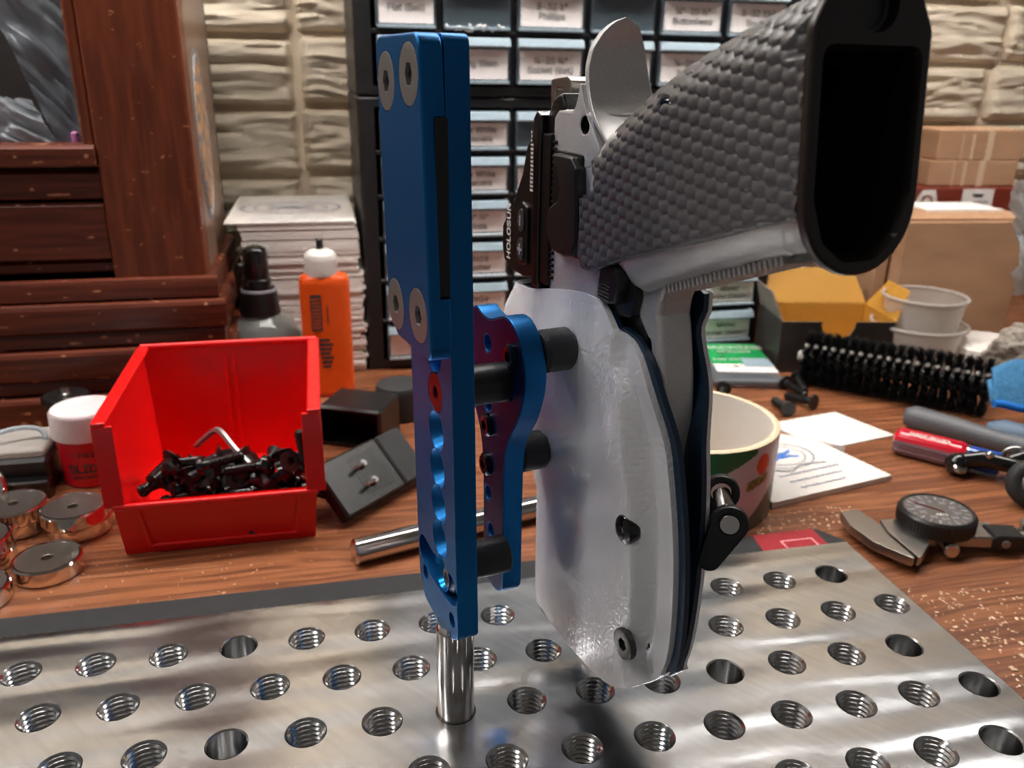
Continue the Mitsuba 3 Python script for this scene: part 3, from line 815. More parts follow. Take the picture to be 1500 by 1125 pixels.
# scaled grip panel
pan = rpoly([(-7, 183.5), (4.0, 181.5), (5.6, 168), (5.2, 158), (8, 154.6), (13, 154.8), (25, 159.8), (44.5, 166.4), (68, 174), (83, 179.2), (92, 181.6), (97.5, 181.8), (93.2, 226.8), (85, 225.2), (74, 222.4), (61, 218.2), (46, 212.6), (31, 205.9), (17, 197.8), (6, 190)], 1.5)
bk = LineString([(-7, 183.5), (6, 190), (17, 197.8), (31, 205.9), (46, 212.6), (61, 218.2), (74, 222.4), (93, 227)])
def pan_r(xy):
    d = shapely.distance(shapely.points(xy), bk)
    return np.where(d < 13.5, 12.5, .8)
def scales(xy, d):
    """Overlapping scales in staggered columns, each a dome with a steep edge at its lower left."""
    ca, sa = math.cos(.30), math.sin(.30)
    x, y = xy[:, 0] * ca + xy[:, 1] * sa, -xy[:, 0] * sa + xy[:, 1] * ca
    px, py, rx, ry = 7.6, 1.75, 2.9, 2.1
    best = np.full(len(x), -.75)
    for dj in (-2, -1, 0, 1, 2):
        j = np.floor(y / py) + dj
        off = (j % 2) * .5
        for di in (-1, 0, 1):
            i = np.floor(x / px - off) + di
            ex, ey = x - (i + off + .5) * px, y - (j + .5) * py
            t = (ex / rx) ** 2 + (ey / ry) ** 2
            h = np.where(t < 1, .80 * np.sqrt(np.maximum(1 - t, 0)) - .46 * ex / rx - .38 * ey / ry - .50, -.75)
            best = np.maximum(best, h)
    return np.where(d > 1.0, best, np.clip(best, -.3, .1))
gm = soft_prism(pan, NG - 14.6, NG + 14.6, pan_r, .46, scales)
AX = unit([1.0, .10])                 # the magazine well's axis in (u, z)
inner = shapely.geometry.polygon.orient(rpoly([(-12.3, 14.4), (-12.3, -13), (-9.6, -21.2), (-4, -25.4), (4, -25.4), (9.6, -21.2), (12.3, -13), (12.3, 14.4)], 2.6))
def well_local(mesh):                 # mesh: x = n, y = along the opening, z = axis; to (u, z, n)
    return xf(mesh, (0, 0, 1), (-AX[1], AX[0], 0), (AX[0], AX[1], 0), (93.4, 199.5, NG))
def well(mesh):
    return G(well_local(mesh))
cutter = man(well_local(prism(inner.buffer(1.3), -36, 20, 0))) + man(well_local(prism(shapely.box(-40, -60, 40, 60), -2.6, 40, 0)))
part(PI_, 'grip_frame', G(tm(man(strap_mesh) - cutter)), M_silver, 50)
part(PI_, 'grip_panel', G(tm(man(gm) - cutter)), M_grip, 50, label='black grip with a fish scale texture')
part(PI_, 'mag_release', G(prism(rpoly([(13.5, 147.5), (17, 146.2), (23.5, 147.5), (25.5, 152), (24, 158.5), (15, 158)], 1.6), NG + 7, NG + 12.5, 1.4, 3)), M_black, 40, label='black magazine release button')
for i in range(6):
    part('pistol__mag_release', 'release_ridge', G(xf(box(15.4, 21.5, 147.6 + i * 1.05, 148.1 + i * 1.05, NG + 12.2, NG + 12.9, .2))), M_opt, False)
part(PI_, 'release_well', G(prism(rpoly([(9, 140), (27, 144), (29, 151), (24, 157.5), (10, 158)], 1.5), NG + 4, NG + 8.5, .8, 2)), M_black, 40)
# grip screw in its recess
part('pistol__grip_panel', 'grip_screw', GX(lathe([(0, -1.4), (3.0, -1.4), (3.0, .5), (2.5, 1.0), (1.2, 1.0), (1.2, -.6), (0, -.6)], 28), 44.6, 200.3, NG + 13.4), M_blackgloss, 30)
part('pistol__grip_panel', 'screw_recess', GX(lathe([(3.1, -1), (3.9, -1), (3.9, .75), (3.1, .75), (3.1, -1)], 28), 44.6, 200.3, NG + 13.5), M_grip, 30)
# magazine well
outer = circle(0, -14.2, 15.0, 64).union(Polygon([(-15.2, -14.2), (15.2, -14.2), (15.2, 18), (9, 29.5), (-9, 29.5), (-15.2, 18)])).buffer(-5).buffer(5)
lip = man(prism(Polygon(outer.exterior), -2.8, 0, .9, 3)) - man(prism(inner, -9, 1, 0))
funnel = m3.Manifold.extrude(m3.CrossSection([np.array(shapely.geometry.polygon.orient(inner).exterior.coords)[:-1]]), 2.4, scale_top=(1.07, 1.05)).translate([0, 0, -1.6])
port = m3.Manifold.cylinder(8, 5.3, 5.6, 36).translate([0, 22.4, -3.0])
part(PI_, 'magwell_lip', well(tm(lip - funnel - port)), M_well, 35, label='black magazine well rim')
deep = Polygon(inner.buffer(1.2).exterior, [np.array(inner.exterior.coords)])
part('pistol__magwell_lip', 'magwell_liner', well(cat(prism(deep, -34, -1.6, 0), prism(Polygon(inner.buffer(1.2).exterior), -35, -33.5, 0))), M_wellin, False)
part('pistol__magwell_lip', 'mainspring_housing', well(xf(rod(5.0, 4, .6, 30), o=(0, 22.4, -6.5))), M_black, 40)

# ================================================================ background: the small parts cabinets
CABX0, CABX1, CABY0, CABY1 = 147.5, 490.5, 360.0, 515.0
CX = [160.5, 208.0, 261.6, 317.0, 371.5, 425.6, 479.0]

def cabinet(label, z0, z1, rows, texts, filled=()):
    t = thing('drawer_cabinet', label, 'cabinet')
    zb, zt = z0 + 7, z1 - 7
    body = m3.Manifold.batch_boolean([man(box(CABX0, CABX1, CABY0, CABY1, z0, z1, 1.5)), man(box(CX[0] - 1, CX[-1] + 1, CABY0 - 5, CABY1 - 8, zb, zt, 0))], m3.OpType.Subtract)
    part(t, 'housing', tm(body), M_cab)
    hgt = (zt - zb) / rows
    for r in range(1, rows):
        part(t, 'shelf', box(CX[0] - 1, CX[-1] + 1, CABY0 + 1, CABY1 - 10, zb + r * hgt - 1.6, zb + r * hgt + 1.6, .4), M_cab)
    for c in range(1, 6):
        part(t, 'divider', box(CX[c] - 2.0, CX[c] + 2.0, CABY0 + 2.0, CABY1 - 10, zb, zt, .4), M_cab)
    for r in range(rows):
        for c in range(6):
            a, b = CX[c] + 2.6, CX[c + 1] - 2.6
            d0, d1 = zb + r * hgt + 2.0, zb + (r + 1) * hgt - 2.2
            rr = rows - 1 - r                       # row number from the top
            d = part(t, 'drawer', box(a, b, CABY0 - 3, CABY1 - 20, d0, d1, 1.0), M_drawer, False)
            part(d, 'pull', prism(rpoly([(CABY0 - 10, d1 - 7.5), (CABY0 - 2.8, d1 - 8), (CABY0 - 2.8, d1 - .6), (CABY0 - 8.5, d1 - 1.2)], .8), a + .4, b - .4, .4, 1).copy() if False else
                 xf(prism(rpoly([(CABY0 - 8.5, d1 - 6.8), (CABY0 - 2.9, d1 - 7.4), (CABY0 - 2.9, d1 - .4), (CABY0 - 5.5, d1 - .9)], .6), 0, b - a - .8, .3, 1), (0, 1, 0), (0, 0, 1), (1, 0, 0), (a + .4, 0, 0)), M_lip, 30)
            part(d, 'sill', box(a + .6, b - .6, CABY0 - 5.5, CABY0 - 2.9, d0, d0 + 2.2, .5), M_lip, False)
            lines = texts.get((rr, c), ())
            if lines is None:
                continue
            part(d, 'label', box(a + 2.0, b - 2.0, CABY0 - 3.7, CABY0 - 2.9, d0 + 3.2, d1 - 8.6, 0), M_label, False)
            mid = (d0 + 3.2 + d1 - 8.6) / 2
            for i, line in enumerate(lines):
                m = text(line, 4.3, .15, True)
                w = m.bounds[1][0] - m.bounds[0][0]
                if w > b - a - 7:
                    m.apply_scale([(b - a - 7) / w, .92, 1])
                part(d, 'lettering', xf(m, (1, 0, 0), (0, 0, 1), (0, -1, 0), ((a + b) / 2, CABY0 - 3.72, mid + (3.5 if len(lines) > 1 else 0) - i * 7.0)), M_ink, False)
    return t

lower = {(r, c): None for r in range(6) for c in range(6)}
lower.update({(0, 0): ('8-32', 'Nuts'), (1, 0): ('Wave',), (2, 0): ('Posts',), (3, 0): ('Posts',), (4, 0): ('Rubber',), (5, 0): ('Flat',),
              (0, 1): ('Hex White', 'Spacers'), (1, 1): ('Hex White', 'Spacers'), (2, 1): ('\u00bc" \u00bd"', 'Posts'), (3, 1): ('10x16', 'Washer'), (4, 1): ('10x16', 'Washer'), (5, 1): ('Flat',),
              (1, 2): (), (2, 2): (), (3, 2): (), (4, 2): (), (3, 5): ('Mixed', 'Socket (Sealed)'), (4, 5): ('Mixed', 'Socket (Sealed)'), (5, 5): ('Mixed', 'Socket (Sealed)'), (2, 5): (), (1, 5): ()})
cabinet('black small parts cabinet of labelled drawers standing on the bench, the lower of two', DESK, 190.5, 6, lower)
upper = {(r, c): None for r in range(5) for c in range(6)}
upper.update({(3, 0): ('Flat (Ball)',), (3, 2): ('8-32 1"', 'Phillips'), (3, 4): ('\u00bc"-20 \u00bd"', 'Buttonhead'), (3, 5): ('8-32 1\u00bd"', 'Socket'),
              (4, 0): ('Short Stem',), (4, 1): ('Long Stem',), (4, 2): ('\u00bc-20 \u00be"', 'Socket (Ball)'), (4, 3): (), (4, 4): ('\u00bc-20 1"', 'Socket'), (4, 5): (),
              (0, 0): (), (1, 0): (), (2, 0): (), (1, 2): (), (2, 3): (), (0, 4): ()})
CB = cabinet('black small parts cabinet of labelled drawers stacked on the other cabinet, the upper of two', 191.0, 386.0, 5, upper)
for i in range(26):
    x, z = 212 + rng.random() * 45, 236.5 + rng.random() * 3 - .5
    part(CB, 'silver_hardware', trimesh.creation.icosphere(subdivisions=1, radius=.9 + .8 * rng.random()).apply_translation([x, CABY0 - 4.2, z]), M_chrome, 40)

# ================================================================ wooden chest on the left
CH = thing('wooden_chest', 'worn reddish brown wooden chest with moulded base at the left', 'chest')
XR = 41.5
YF = 292.0
part(CH, 'corner_post', box(-15, XR, YF, YF + 22, 62, 330, 1.2), M_wood)
part(CH, 'post_edge', box(-23, -15.2, YF + 3, YF + 16, 152, 330, 1.6), M_wood)
# drop front: moulded rails
def rail(z0, z1, y, prof_in=0, x1=-15.4, x0=-330, m=M_woodh, name='rail'):
    pr = rpoly([(y, z0 + 1), (y, z1 - 2), (y + 3, z1), (y + 26, z1), (y + 26, z0), (y + 1, z0)], .6)
    part(CH, name, xf(prism(pr, 0, x1 - x0, .3, 1), (0, 1, 0), (0, 0, 1), (1, 0, 0), (x0, 0, 0)), m, 30)
rail(150, 163, YF - 3); rail(130, 147.5, YF + 2); rail(92, 128, YF + 1); rail(83, 91, YF + 5)
# panels
part(CH, 'side_panel', box(XR - 6, XR, YF + 22.5, 436, 62, 330, .6), M_chest_side, label='greyish brown side panel')
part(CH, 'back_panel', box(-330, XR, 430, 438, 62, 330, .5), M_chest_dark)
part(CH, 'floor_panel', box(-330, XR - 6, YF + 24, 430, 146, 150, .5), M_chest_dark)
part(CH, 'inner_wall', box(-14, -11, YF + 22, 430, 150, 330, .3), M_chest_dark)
# stepped base mouldings wrapping the front and the side
for z0, z1, g, nm in ((66, 80, 6.5, 'base_moulding'), (47, 65.5, 11.0, 'base_moulding'), (36, 46.5, 8.5, 'base_moulding'), (16, 35.5, 14, 'base_moulding'), (6, 15.5, 11.5, 'base_moulding'), (DESK, 5.5, 17, 'plinth')):
    pr = rpoly([(0, z0), (g - 1.5, z0), (g, z0 + 1.5), (g, z1 - 3.2), (g - 1.2, z1 - .6), (g - 3, z1), (0, z1)], .3)
    fr_ = xf(prism(pr, 0, XR + 330 + g, .2, 1), (0, -1, 0), (0, 0, 1), (-1, 0, 0), (XR + g, YF + .5, 0))
    sd_ = xf(prism(pr, 0, 150, .2, 1), (1, 0, 0), (0, 0, 1), (0, -1, 0), (XR - .5, YF + 150, 0))
    part(CH, nm, cat(fr_, sd_), M_woodh, 30)
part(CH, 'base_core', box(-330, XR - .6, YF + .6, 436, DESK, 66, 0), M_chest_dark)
# oval sticker on the side
o_ = affinity.scale(circle(0, 0, 1, 56), 30, 57)
st = lambda poly, y: xf(prism(poly, 0, .4, 0), (0, 1, 0), (0, 0, 1), (1, 0, 0), (XR + y, 350, 164))
part('wooden_chest__side_panel', 'oval_sticker', st(o_, .05), M_stickrim, False, 'oval sticker with an amber picture')
part('wooden_chest__side_panel', 'sticker_picture', st(affinity.scale(o_, .82, .84), .5), M_sticker, False)
part('wooden_chest__side_panel', 'sticker_ring', st(affinity.scale(o_, .93, .93).difference(affinity.scale(o_, .89, .91)), .5), M_bagmilky if False else M_white, False)

# plastic bags inside the chest
def bag(name, label, pts, m, amp, seed, nu=40, nv=30):
    P00, P10, P11, P01 = [np.array(p, float) for p in pts]
    a, b = np.meshgrid(np.linspace(0, 1, nu), np.linspace(0, 1, nv), indexing='ij')
    a3, b3 = a[..., None], b[..., None]
    P = P00 * (1 - a3) * (1 - b3) + P10 * a3 * (1 - b3) + P11 * a3 * b3 + P01 * (1 - a3) * b3
    q = np.stack([a * 2.0 + b * 1.2, b * 5.0 - a * 3.5, a * 0 + seed], -1)
    w = meshkit.fbm(q, 3, seed) - .5
    ridge = np.abs(2 * meshkit.noise(q * np.array([1.1, 1.4, 1]) + 5, seed + 3) - 1)
    nrm = unit(np.cross(P10 - P00, P01 - P00))
    P = P + nrm * ((w * 2 + (.5 - ridge)) * amp)[..., None] + np.stack([w * amp * .5, 0 * w, ridge * amp * .3], -1)
    return single(name, grid(P), m, label, 'plastic bag', None, True)
bag('plastic_bag', 'tall crumpled clear plastic bag slanting through the chest opening', [(-72, 326, 246), (-22, 345, 262), (-18, 332, 155), (-40, 318, 156)], M_bag, 9, 3)
bag('plastic_bag', 'milky white plastic bag lying low in the corner of the chest opening', [(-84, 316, 192), (-54, 318, 186), (-38, 318, 152), (-84, 312, 152)], M_bagmilky, 8, 8)
single('pink_trinket', rod(2.6, 11, 1.2, 18).apply_translation([-32.5, 322, 158]), M_pink, 'small pink cylinder seen through the clear bag in the chest', 'trinket')
# ================================================================ stack of printed cards
cards = []
z = DESK + .1
n_ = 0
while z < 101:
    h = 1.0 + 2.4 * rng.random()
    dx, dy = (rng.normal(0, .5), rng.normal(0, .5)) if z > 62 else (rng.normal(2.5, 1.6), rng.normal(0, 1.2))
    if 74 < z < 92:
        dx += 2.5 * rng.random()
    cards.append(box(58.5 + dx, 143 + dx, 358 + dy, 498 + dy, z, min(z + h, 101.2), .15))
    z += h + .03
single('card_stack', cat(*cards), M_paper, 'tall slightly uneven stack of white paper cards beside the drawer cabinets', 'paper stack', None, False, 'stuff')
TC = thing('printed_card', 'white printed card with a round blue grey logo topping the tall stack', 'card')
part(TC, 'card', box(48, 141, 357, 500, 101.5, 102.6, .1), M_paper, False)
def ringp(r0, r1, sx=1, sy=1):
    return affinity.scale(circle(0, 0, r1, 64).difference(circle(0, 0, r0, 64)), sx, sy)
def logo(parent, o, ex, ey, s, m1=M_greyprint, m2=M_blueprint):
    """A round logo: rings, crossed blue bars and two lines of small print."""
    for r0, r1 in ((.94, 1.0), (.70, .74)):
        part(parent, 'printed_ring', xf(prism(ringp(r0 * s, r1 * s, 1.25, 1), 0, .12, 0), ex, ey, None, o), m1, False)
    for d in (24, -24):
        part(parent, 'printed_bar', xf(xf(box(-.62 * s, .62 * s, -.07 * s, .07 * s, 0, .15, 0), *rotz(d)), ex, ey, None, o), m2, False)
    part(parent, 'printed_block', xf(box(-.18 * s, .18 * s, -.2 * s, .2 * s, 0, .16, 0), ex, ey, None, o), m2, False)
logo(TC, (94, 428, 102.65), (1, 0, 0), (0, 1, 0), 32, M_greyprint, M_greyprint)
for i in range(3):
    part(TC, 'printed_line', box(62 + 4 * i, 126 - 4 * i, 366 + 7 * i, 368 + 7 * i, 102.62, 102.7, 0), M_greyprint, False)

# ================================================================ bottles
OB = thing('glue_bottle', 'flat orange plastic bottle with a white ribbed cap beside the drawer cabinet', 'bottle')
def oval_loft(levels, cx, cy, seg=56, p=2.6):
    a = np.arange(seg) * 2 * math.pi / seg
    ca, sa = np.cos(a), np.sin(a)
    f = lambda v, e: np.sign(v) * np.abs(v) ** (2 / e)
    rings = np.array([[(cx + hx * x, cy + hy * y, z) for x, y in zip(f(ca, p), f(sa, p))] for hx, hy, z in levels])
    m = grid(rings.transpose(1, 0, 2), True)
    V, F = m.vertices, m.faces
    n = len(levels)
    V = np.vstack([V, [cx, cy, levels[0][2]], [cx, cy, levels[-1][2]]])
    i = np.arange(seg); j = (i + 1) % seg
    F = np.vstack([F, np.stack([i * n, len(V) - 2 + 0 * i, j * n], 1), np.stack([i * n + n - 1, j * n + n - 1, len(V) - 1 + 0 * i], 1)])
    m = trimesh.Trimesh(V, F, process=False)
    m.fix_normals()
    return m
OCX, OCY = 116.5, 316
part(OB, 'body', oval_loft([(15.8, 9.5, DESK), (17.3, 10.8, DESK + 1.5), (17.5, 11, DESK + 4), (17.6, 11, 30), (17.6, 11, 66), (17.2, 10.8, 69.5), (15.5, 9.8, 72), (11, 8.2, 73.4), (8, 8, 73.6)], OCX, OCY), M_orange, 40)
cap_prof = [(0, 72), (10.6, 72), (11, 73), (11.2, 83), (11.0, 86), (9.6, 88.6), (6, 90.2), (3.4, 90.6), (0, 90.6)]
part(OB, 'cap', lathe(cap_prof, 48).apply_translation([OCX - 1.5, OCY, 0]), M_cap, 40, 'white ribbed cap')
part('glue_bottle__cap', 'cap_ribs', cat(*[box(-.35, .35, -.3, .3, 74, 84, .1).apply_translation([OCX - 1.5 + 11.2 * math.cos(a), OCY + 11.2 * math.sin(a), 0]) for a in np.linspace(0, 2 * math.pi, 41)[:-1]]), M_cap, False, kind='stuff')
part('glue_bottle__cap', 'nozzle', rod(2.4, 8, .8, 24, 90).apply_translation([OCX - 1.5, OCY, 0]), M_black)
part(OB, 'printed_panel', box(OCX - 10.5, OCX - 2.8, OCY - 11.25, OCY - 11.02, 34, 60, 0), M_ink, False, 'dark printed panel')
for i in range(9):
    part(OB, 'printed_line', box(OCX - 9.8, OCX - 3.6, OCY - 11.4, OCY - 11.22, 36 + i * 2.6, 36.7 + i * 2.6, 0), M_orange, False)
part(OB, 'printed_strip', box(OCX + .6, OCX + 1.4, OCY - 11.25, OCY - 11.02, 38, 52, 0), M_ink, False)
for i in range(7):
    part(OB, 'printed_word', box(OCX - 4 - .5 * i, OCX + 1.5 + (i % 3), OCY - 11.25, OCY - 11.02, 6 + i * 3.3, 8.0 + i * 3.3, 0), M_ink, False)

SB = thing('spray_bottle', 'clear spray bottle with a black pump head behind the red bin', 'spray bottle')
SX, SY = 72.0, 334.0
part(SB, 'bottle', lathe([(24, DESK + .3), (26.5, DESK + 3), (26.8, 12), (26.5, 22), (24, 30), (18.5, 36.5), (12.5, 40), (11.5, 44)], 56).apply_translation([SX, SY, 0]), M_bottle, True)
part(SB, 'label_wrap', lathe([(26.95, DESK + 6), (27.0, 10), (27.0, 24.0)], 56).apply_translation([SX, SY, 0]), M_label, True, 'white, green and blue label')
part(SB, 'label_band', xf(trimesh.util.concatenate([box(17, 26, -18.0, -17.2, 12, 25, 0), box(12, 22, -21.6, -20.6, 6, 11, 0)]), o=(SX, SY - 2.6, 0)), M_greenprint, False)
part(SB, 'dip_tube', rod(1.4, 58, .2, 12, DESK + 2).apply_translation([SX, SY, 0]), M_bagmilky, True)
part(SB, 'collar', lathe([(0, 41), (14.2, 41), (14.4, 42), (12.6, 58), (11.2, 59), (0, 59)], 44).apply_translation([SX - 2, SY, 0]), M_black, 40, 'black collar')
part(SB, 'band', lathe([(12.4, 57.4), (12.6, 57.8), (12.4, 59.6), (11.9, 60)], 44).apply_translation([SX - 2, SY, 0]), M_greyprint, 40)
part(SB, 'pump_head', lathe([(0, 59), (10.2, 59), (9.8, 66), (8.9, 67), (8.6, 86), (7.6, 88.5), (5, 90), (0, 90.4)], 44).apply_translation([SX - 2.5, SY, 0]), M_blackgloss, 40)
part(SB, 'spout', xf(rod(2.4, 12, .5, 20), (0, 1, 0), (0, 0, 1), (-1, 0, 0), (SX - 8, SY - 2, 76)) if False else along(rod(2.3, 6, .5, 20), (SX - 9, SY - 3, 77), (SX - 15, SY - 6, 77)), M_blackgloss)

# ================================================================ red bin and its screws
BI = thing('storage_bin', 'red plastic hopper bin full of black screws', 'storage bin')
bx0, bx1, by0, by1 = 9.5, 110.5, 104.0, 217.0
def tub(x0, x1, y0, y1, z0, X0, X1, Y0, Y1, z1):
    return m3.Manifold.hull_points(np.array([(x0, y0, z0), (x1, y0, z0), (x0, y1, z0), (x1, y1, z0), (X0, Y0, z1), (X1, Y0, z1), (X0, Y1, z1), (X1, Y1, z1)], float))
# side profile: the mouth slopes down to a low front lip
outer_b = tub(13.5, 104.5, 107, 213, DESK, bx0, bx1, by0 - 6, by1, 56)
inner_b = tub(15.8, 102.2, 109.5, 210.8, DESK + 2.2, bx0 + 2.0, bx1 - 2.0, by0 - 3.8, by1 - 2.2, 57)
mouth = man(box(bx0 + 4.0, bx1 - 4.0, 80, 106, 11.5, 80, 0))
cutf = man(xf(prism(Polygon([(70, 11.5), (99.4, 11.5), (101.5, 30), (101.5, 44), (104, 52), (112, 60), (70, 60)]), 0, 200, 0), (0, 1, 0), (0, 0, 1), (1, 0, 0), (-40, 0, 0)))
shell_b = outer_b - inner_b - mouth - cutf
part(BI, 'tub', tm(shell_b), M_redbin, 30)
# flat flanges round the mouth
for sx in (0, 1):
    xa, xb = ((bx0 - .8, bx0 + 8.5) if sx == 0 else (bx1 - 8.5, bx1 + .8))
    part('storage_bin__tub', 'mouth_flange', xf(prism(rpoly([(xa, 12), (xb, 12), (xb, 49 if sx else 50), (xb, 54), (xa, 54)], .6), 0, 2.2, .6, 2), (1, 0, 0), (0, 0, 1), (0, -1, 0), (0, 102.6, 0)), M_redbin, 40)
    part('storage_bin__tub', 'side_flange', box(xa, xa + 6.5 if sx == 0 else xb, 100.6, by1, 53.6, 56.2, .7).copy() if sx == 0 else box(xb - 6.5, xb, 100.6, by1, 53.6, 56.2, .7), M_redbin, 40)
part('storage_bin__tub', 'back_rim', tube([(bx0 + 1, by1 - 1.5, 55.6), (60, by1 - 1.5, 55.8), (bx1 - 1, by1 - 1.5, 55.6)], [2.0] * 3, 12), M_redbin, 60)
part('storage_bin__tub', 'front_lip', tube([(bx0 + 3, 101.2, 12.0), (60, 101.0, 12.0), (bx1 - 3, 101.2, 12.0)], [1.6] * 3, 12), M_redbin, 60)
for x in (57, 61.5):
    part('storage_bin__tub', 'back_rib', tube([(x, by1 - 6.0, DESK + 6), (x, by1 - 4.0, 30), (x, by1 - 3.0, 48)], [1.1] * 3, 10), M_redbin, 60)
fy = lambda z: 107 - 9.0 * (z - DESK) / 73.0
def fbar(xa, za, xb, zb, r=1.1):
    return tube([(xa, fy(za) - .5, za), (xb, fy(zb) - .5, zb)], [r, r], 10)
part('storage_bin__tub', 'label_frame', cat(fbar(26, -12.5, 95, -12.5), fbar(22.5, 10, 26, -12.5), fbar(95, -12.5, 98, 10)), M_redbin, 60)

def bolt(length, kind):
    """A black screw about +z with its head at z = 0 downwards: shaft with thread rings and a socket head."""
    p = [(0, -length), (1.5, -length), (2.1, -length + .8)]  # scaled up below
    z = -length + .8
    while z < -3.6:
        p += [(2.15, z + .15), (1.8, z + .55), (2.15, z + .95)]
        z += .95
    p += [(2.0, -2.8)]
    if kind == 'flat':
        p += [(2.1, -2.6), (4.6, -.2), (4.6, 0), (1.7, 0), (1.5, -1.8), (0, -1.8)]
    else:
        p += [(2.0, -.2), (4.0, -.2), (4.1, .3), (3.6, 1.9), (2.2, 2.5), (1.5, 2.6), (1.3, 1.0), (0, 1.0)]
    return lathe(p, 18)
bolt_plies = [mikit.ply(trimesh.Trimesh(b.vertices * .00128, b.faces, process=False), M_blackgloss if i % 2 else M_black, smooth=30) for i, b in enumerate([bolt(13, 'flat'), bolt(16, 'button'), bolt(11, 'flat')])]
def put(mesh_ply, o, d, spin=0):
    """to_world for a part built about +z (in metres) at o (mm) with its axis along d."""
    e1, e2, e3 = axes_for(d)
    R = np.array([e1, e2, e3]).T
    if np.linalg.det(R) < 0:
        R[:, 0] *= -1
    M = np.eye(4)
    M[:3, :3] = R
    M[:3, 3] = W(o)
    return {**mesh_ply, 'to_world': T(M)}
def loose(name, d, label, group):
    k = thing(name, label, 'screw', group)
    scene[k] = d
    return k
GBIN = 'loose screws in the red bin'
LBIN = 'small black screw lying loose in the heap inside the red bin'
spots = []
rb = np.random.default_rng(21)
for layer, (zl, cnt) in enumerate(((-8.5, 16), (1.0, 16), (10.5, 15), (18.0, 8))):
    tries = 0
    got = 0
    while got < cnt and tries < 600:
        tries += 1
        x, y = rb.uniform(31, 100 - layer), rb.uniform(121, 166 - 6 * layer)
        if all(math.hypot(x - a, y - b) > 9.4 for a, b, l in spots if l == layer):
            spots.append((x, y, layer))
            az, tl = rb.uniform(0, 2 * math.pi), rb.uniform(-.3 if layer else -.1, .75 if layer else .3)
            d = (math.cos(az) * math.cos(tl), math.sin(az) * math.cos(tl), math.sin(tl))
            loose('loose_screw', put(bolt_plies[rb.integers(3)], (x, y, zl), d), LBIN, GBIN)
            got += 1
k = thing('loose_screw', 'black screw standing upright on its head against the right side of the red bin', 'screw')
scene[k] = put(bolt_plies[1], (101.5, 128, 14), (.1, .1, -1))
KP = [(43, 163, 14), (52, 156, 24), (56, 152, 27.5), (59, 148, 27.5), (66, 138, 21), (82, 120, 9.5)]
KP = chaikin(KP, 2, False)
single('hex_key', tube(KP, 1.75, 6), M_darksteel, 'dark bent hex key lying across the screws in the red bin', 'hex key', None, 25)

# ================================================================ ring magnets
GM = []
def magnet(x, y, z, label, r=15.4, h=8.0):
    t = thing('ring_magnet', label, 'magnet')
    part(t, 'cup', lathe([(0, z), (r - .8, z), (r, z + .8), (r, z + h - .8), (r - .7, z + h), (r - 1.6, z + h), (r - 1.7, z + h - .4)], 56).apply_translation([x, y, 0]), M_chrome, 30)
    part(t, 'face', lathe([(2.6, z + h - .5), (r - 1.7, z + h - .35), (r - 1.7, z + h - 2)][::-1][1:] + [(2.6, z + h - .5)] if False else [(r - 1.65, z + h - .4), (2.9, z + h - .4), (2.5, z + h - .6), (2.3, z + h - 4), (0, z + h - 4)], 56).apply_translation([x, y, 0]), M_brushed, 30)
    return t
magnet(-14, 138, DESK, 'silver ring magnet under the one nearest to the red bin')
magnet(-15, 134, DESK + 8.1, 'silver ring magnet resting on another beside the red bin')
magnet(-19, 99, DESK, 'silver ring magnet in front of the pair, lone on the bench')
magnet(-46, 146, DESK, 'silver ring magnet under the one below the black case')
magnet(-45, 143, DESK + 8.1, 'silver ring magnet resting on another in front of the black case')
magnet(-52, 112, DESK, 'lower silver ring magnet at the left edge behind the front ones')
magnet(-52, 110, DESK + 8.1, 'upper silver ring magnet at the left edge of the photo')
magnet(-44.5, 79, DESK, 'silver ring magnet cut off by the left edge, nearest to the aluminium plate')

# ================================================================ jar, knob, clear case, ring
JA = thing('grease_jar', 'small red jar with a pinkish white lid and SLIDE lettering beside the red bin', 'jar')
JX, JY = -21.0, 201.0
part(JA, 'jar', lathe([(0, DESK), (15, DESK), (16, DESK + 1), (16.6, 6), (17, 7), (17, 13), (0, 13)], 48).apply_translation([JX, JY, 0]), M_jarred, 40)
part(JA, 'lid', lathe([(0, 11.5), (18.2, 11.5), (18.6, 12.2), (18.6, 25.5), (17.2, 27.2), (14, 27.6), (0, 27.6)], 52).apply_translation([JX, JY, 0]), M_jarwhite, 40, 'white screw lid')
def wrap(mesh, cx, cy, r, a0):
    """Flat lettering (x along, y up) wrapped round a vertical cylinder of radius r, centred at the angle a0."""
    v = mesh.vertices
    th = a0 + v[:, 0] / r
    m = mesh.copy()
    m.vertices = np.stack([cx + (r + v[:, 2]) * np.cos(th), cy + (r + v[:, 2]) * np.sin(th), v[:, 1]], 1)
    return m
for s, h, zc, off in (('SLIDE', 5.0, -4.6, 1.5), ('\u2014 FW25', 3.0, 3.8, 1.0), ('GREASE COMPOUND', 1.5, -9.8, 2)):
    m = text(s, h, .15, True)
    m.apply_translation([off, zc, 0])
    part(JA, 'lettering', wrap(m, JX, JY, 16.75, -math.pi / 2 - .05), M_ink, False, 'black lettering')
KN = thing('threaded_knob', 'black round knob with a silver screw stud behind the jar', 'knob')
part(KN, 'knob', lathe([(0, DESK), (9, DESK), (9.5, 8), (13, 10.5), (14, 12), (14, 16), (13, 17.2), (4, 17.6), (0, 17.6)], 44).apply_translation([-44, 250, 0]), M_opt, 40)
part(KN, 'stud', lathe([(0, 17), (3.0, 17), (3.0, 18.2), (2.4, 18.6), (2.6, 19.2), (2.3, 19.7), (2.6, 20.3), (2.2, 21.4), (0, 21.6)], 24).apply_translation([-44, 250, 0]), M_steel, 30)
CC = thing('black_case', 'black plastic case with a clear latched lid left of the jar', 'case')
part(CC, 'body', box(-104, -39, 184, 222, DESK, 4, 2), M_black)
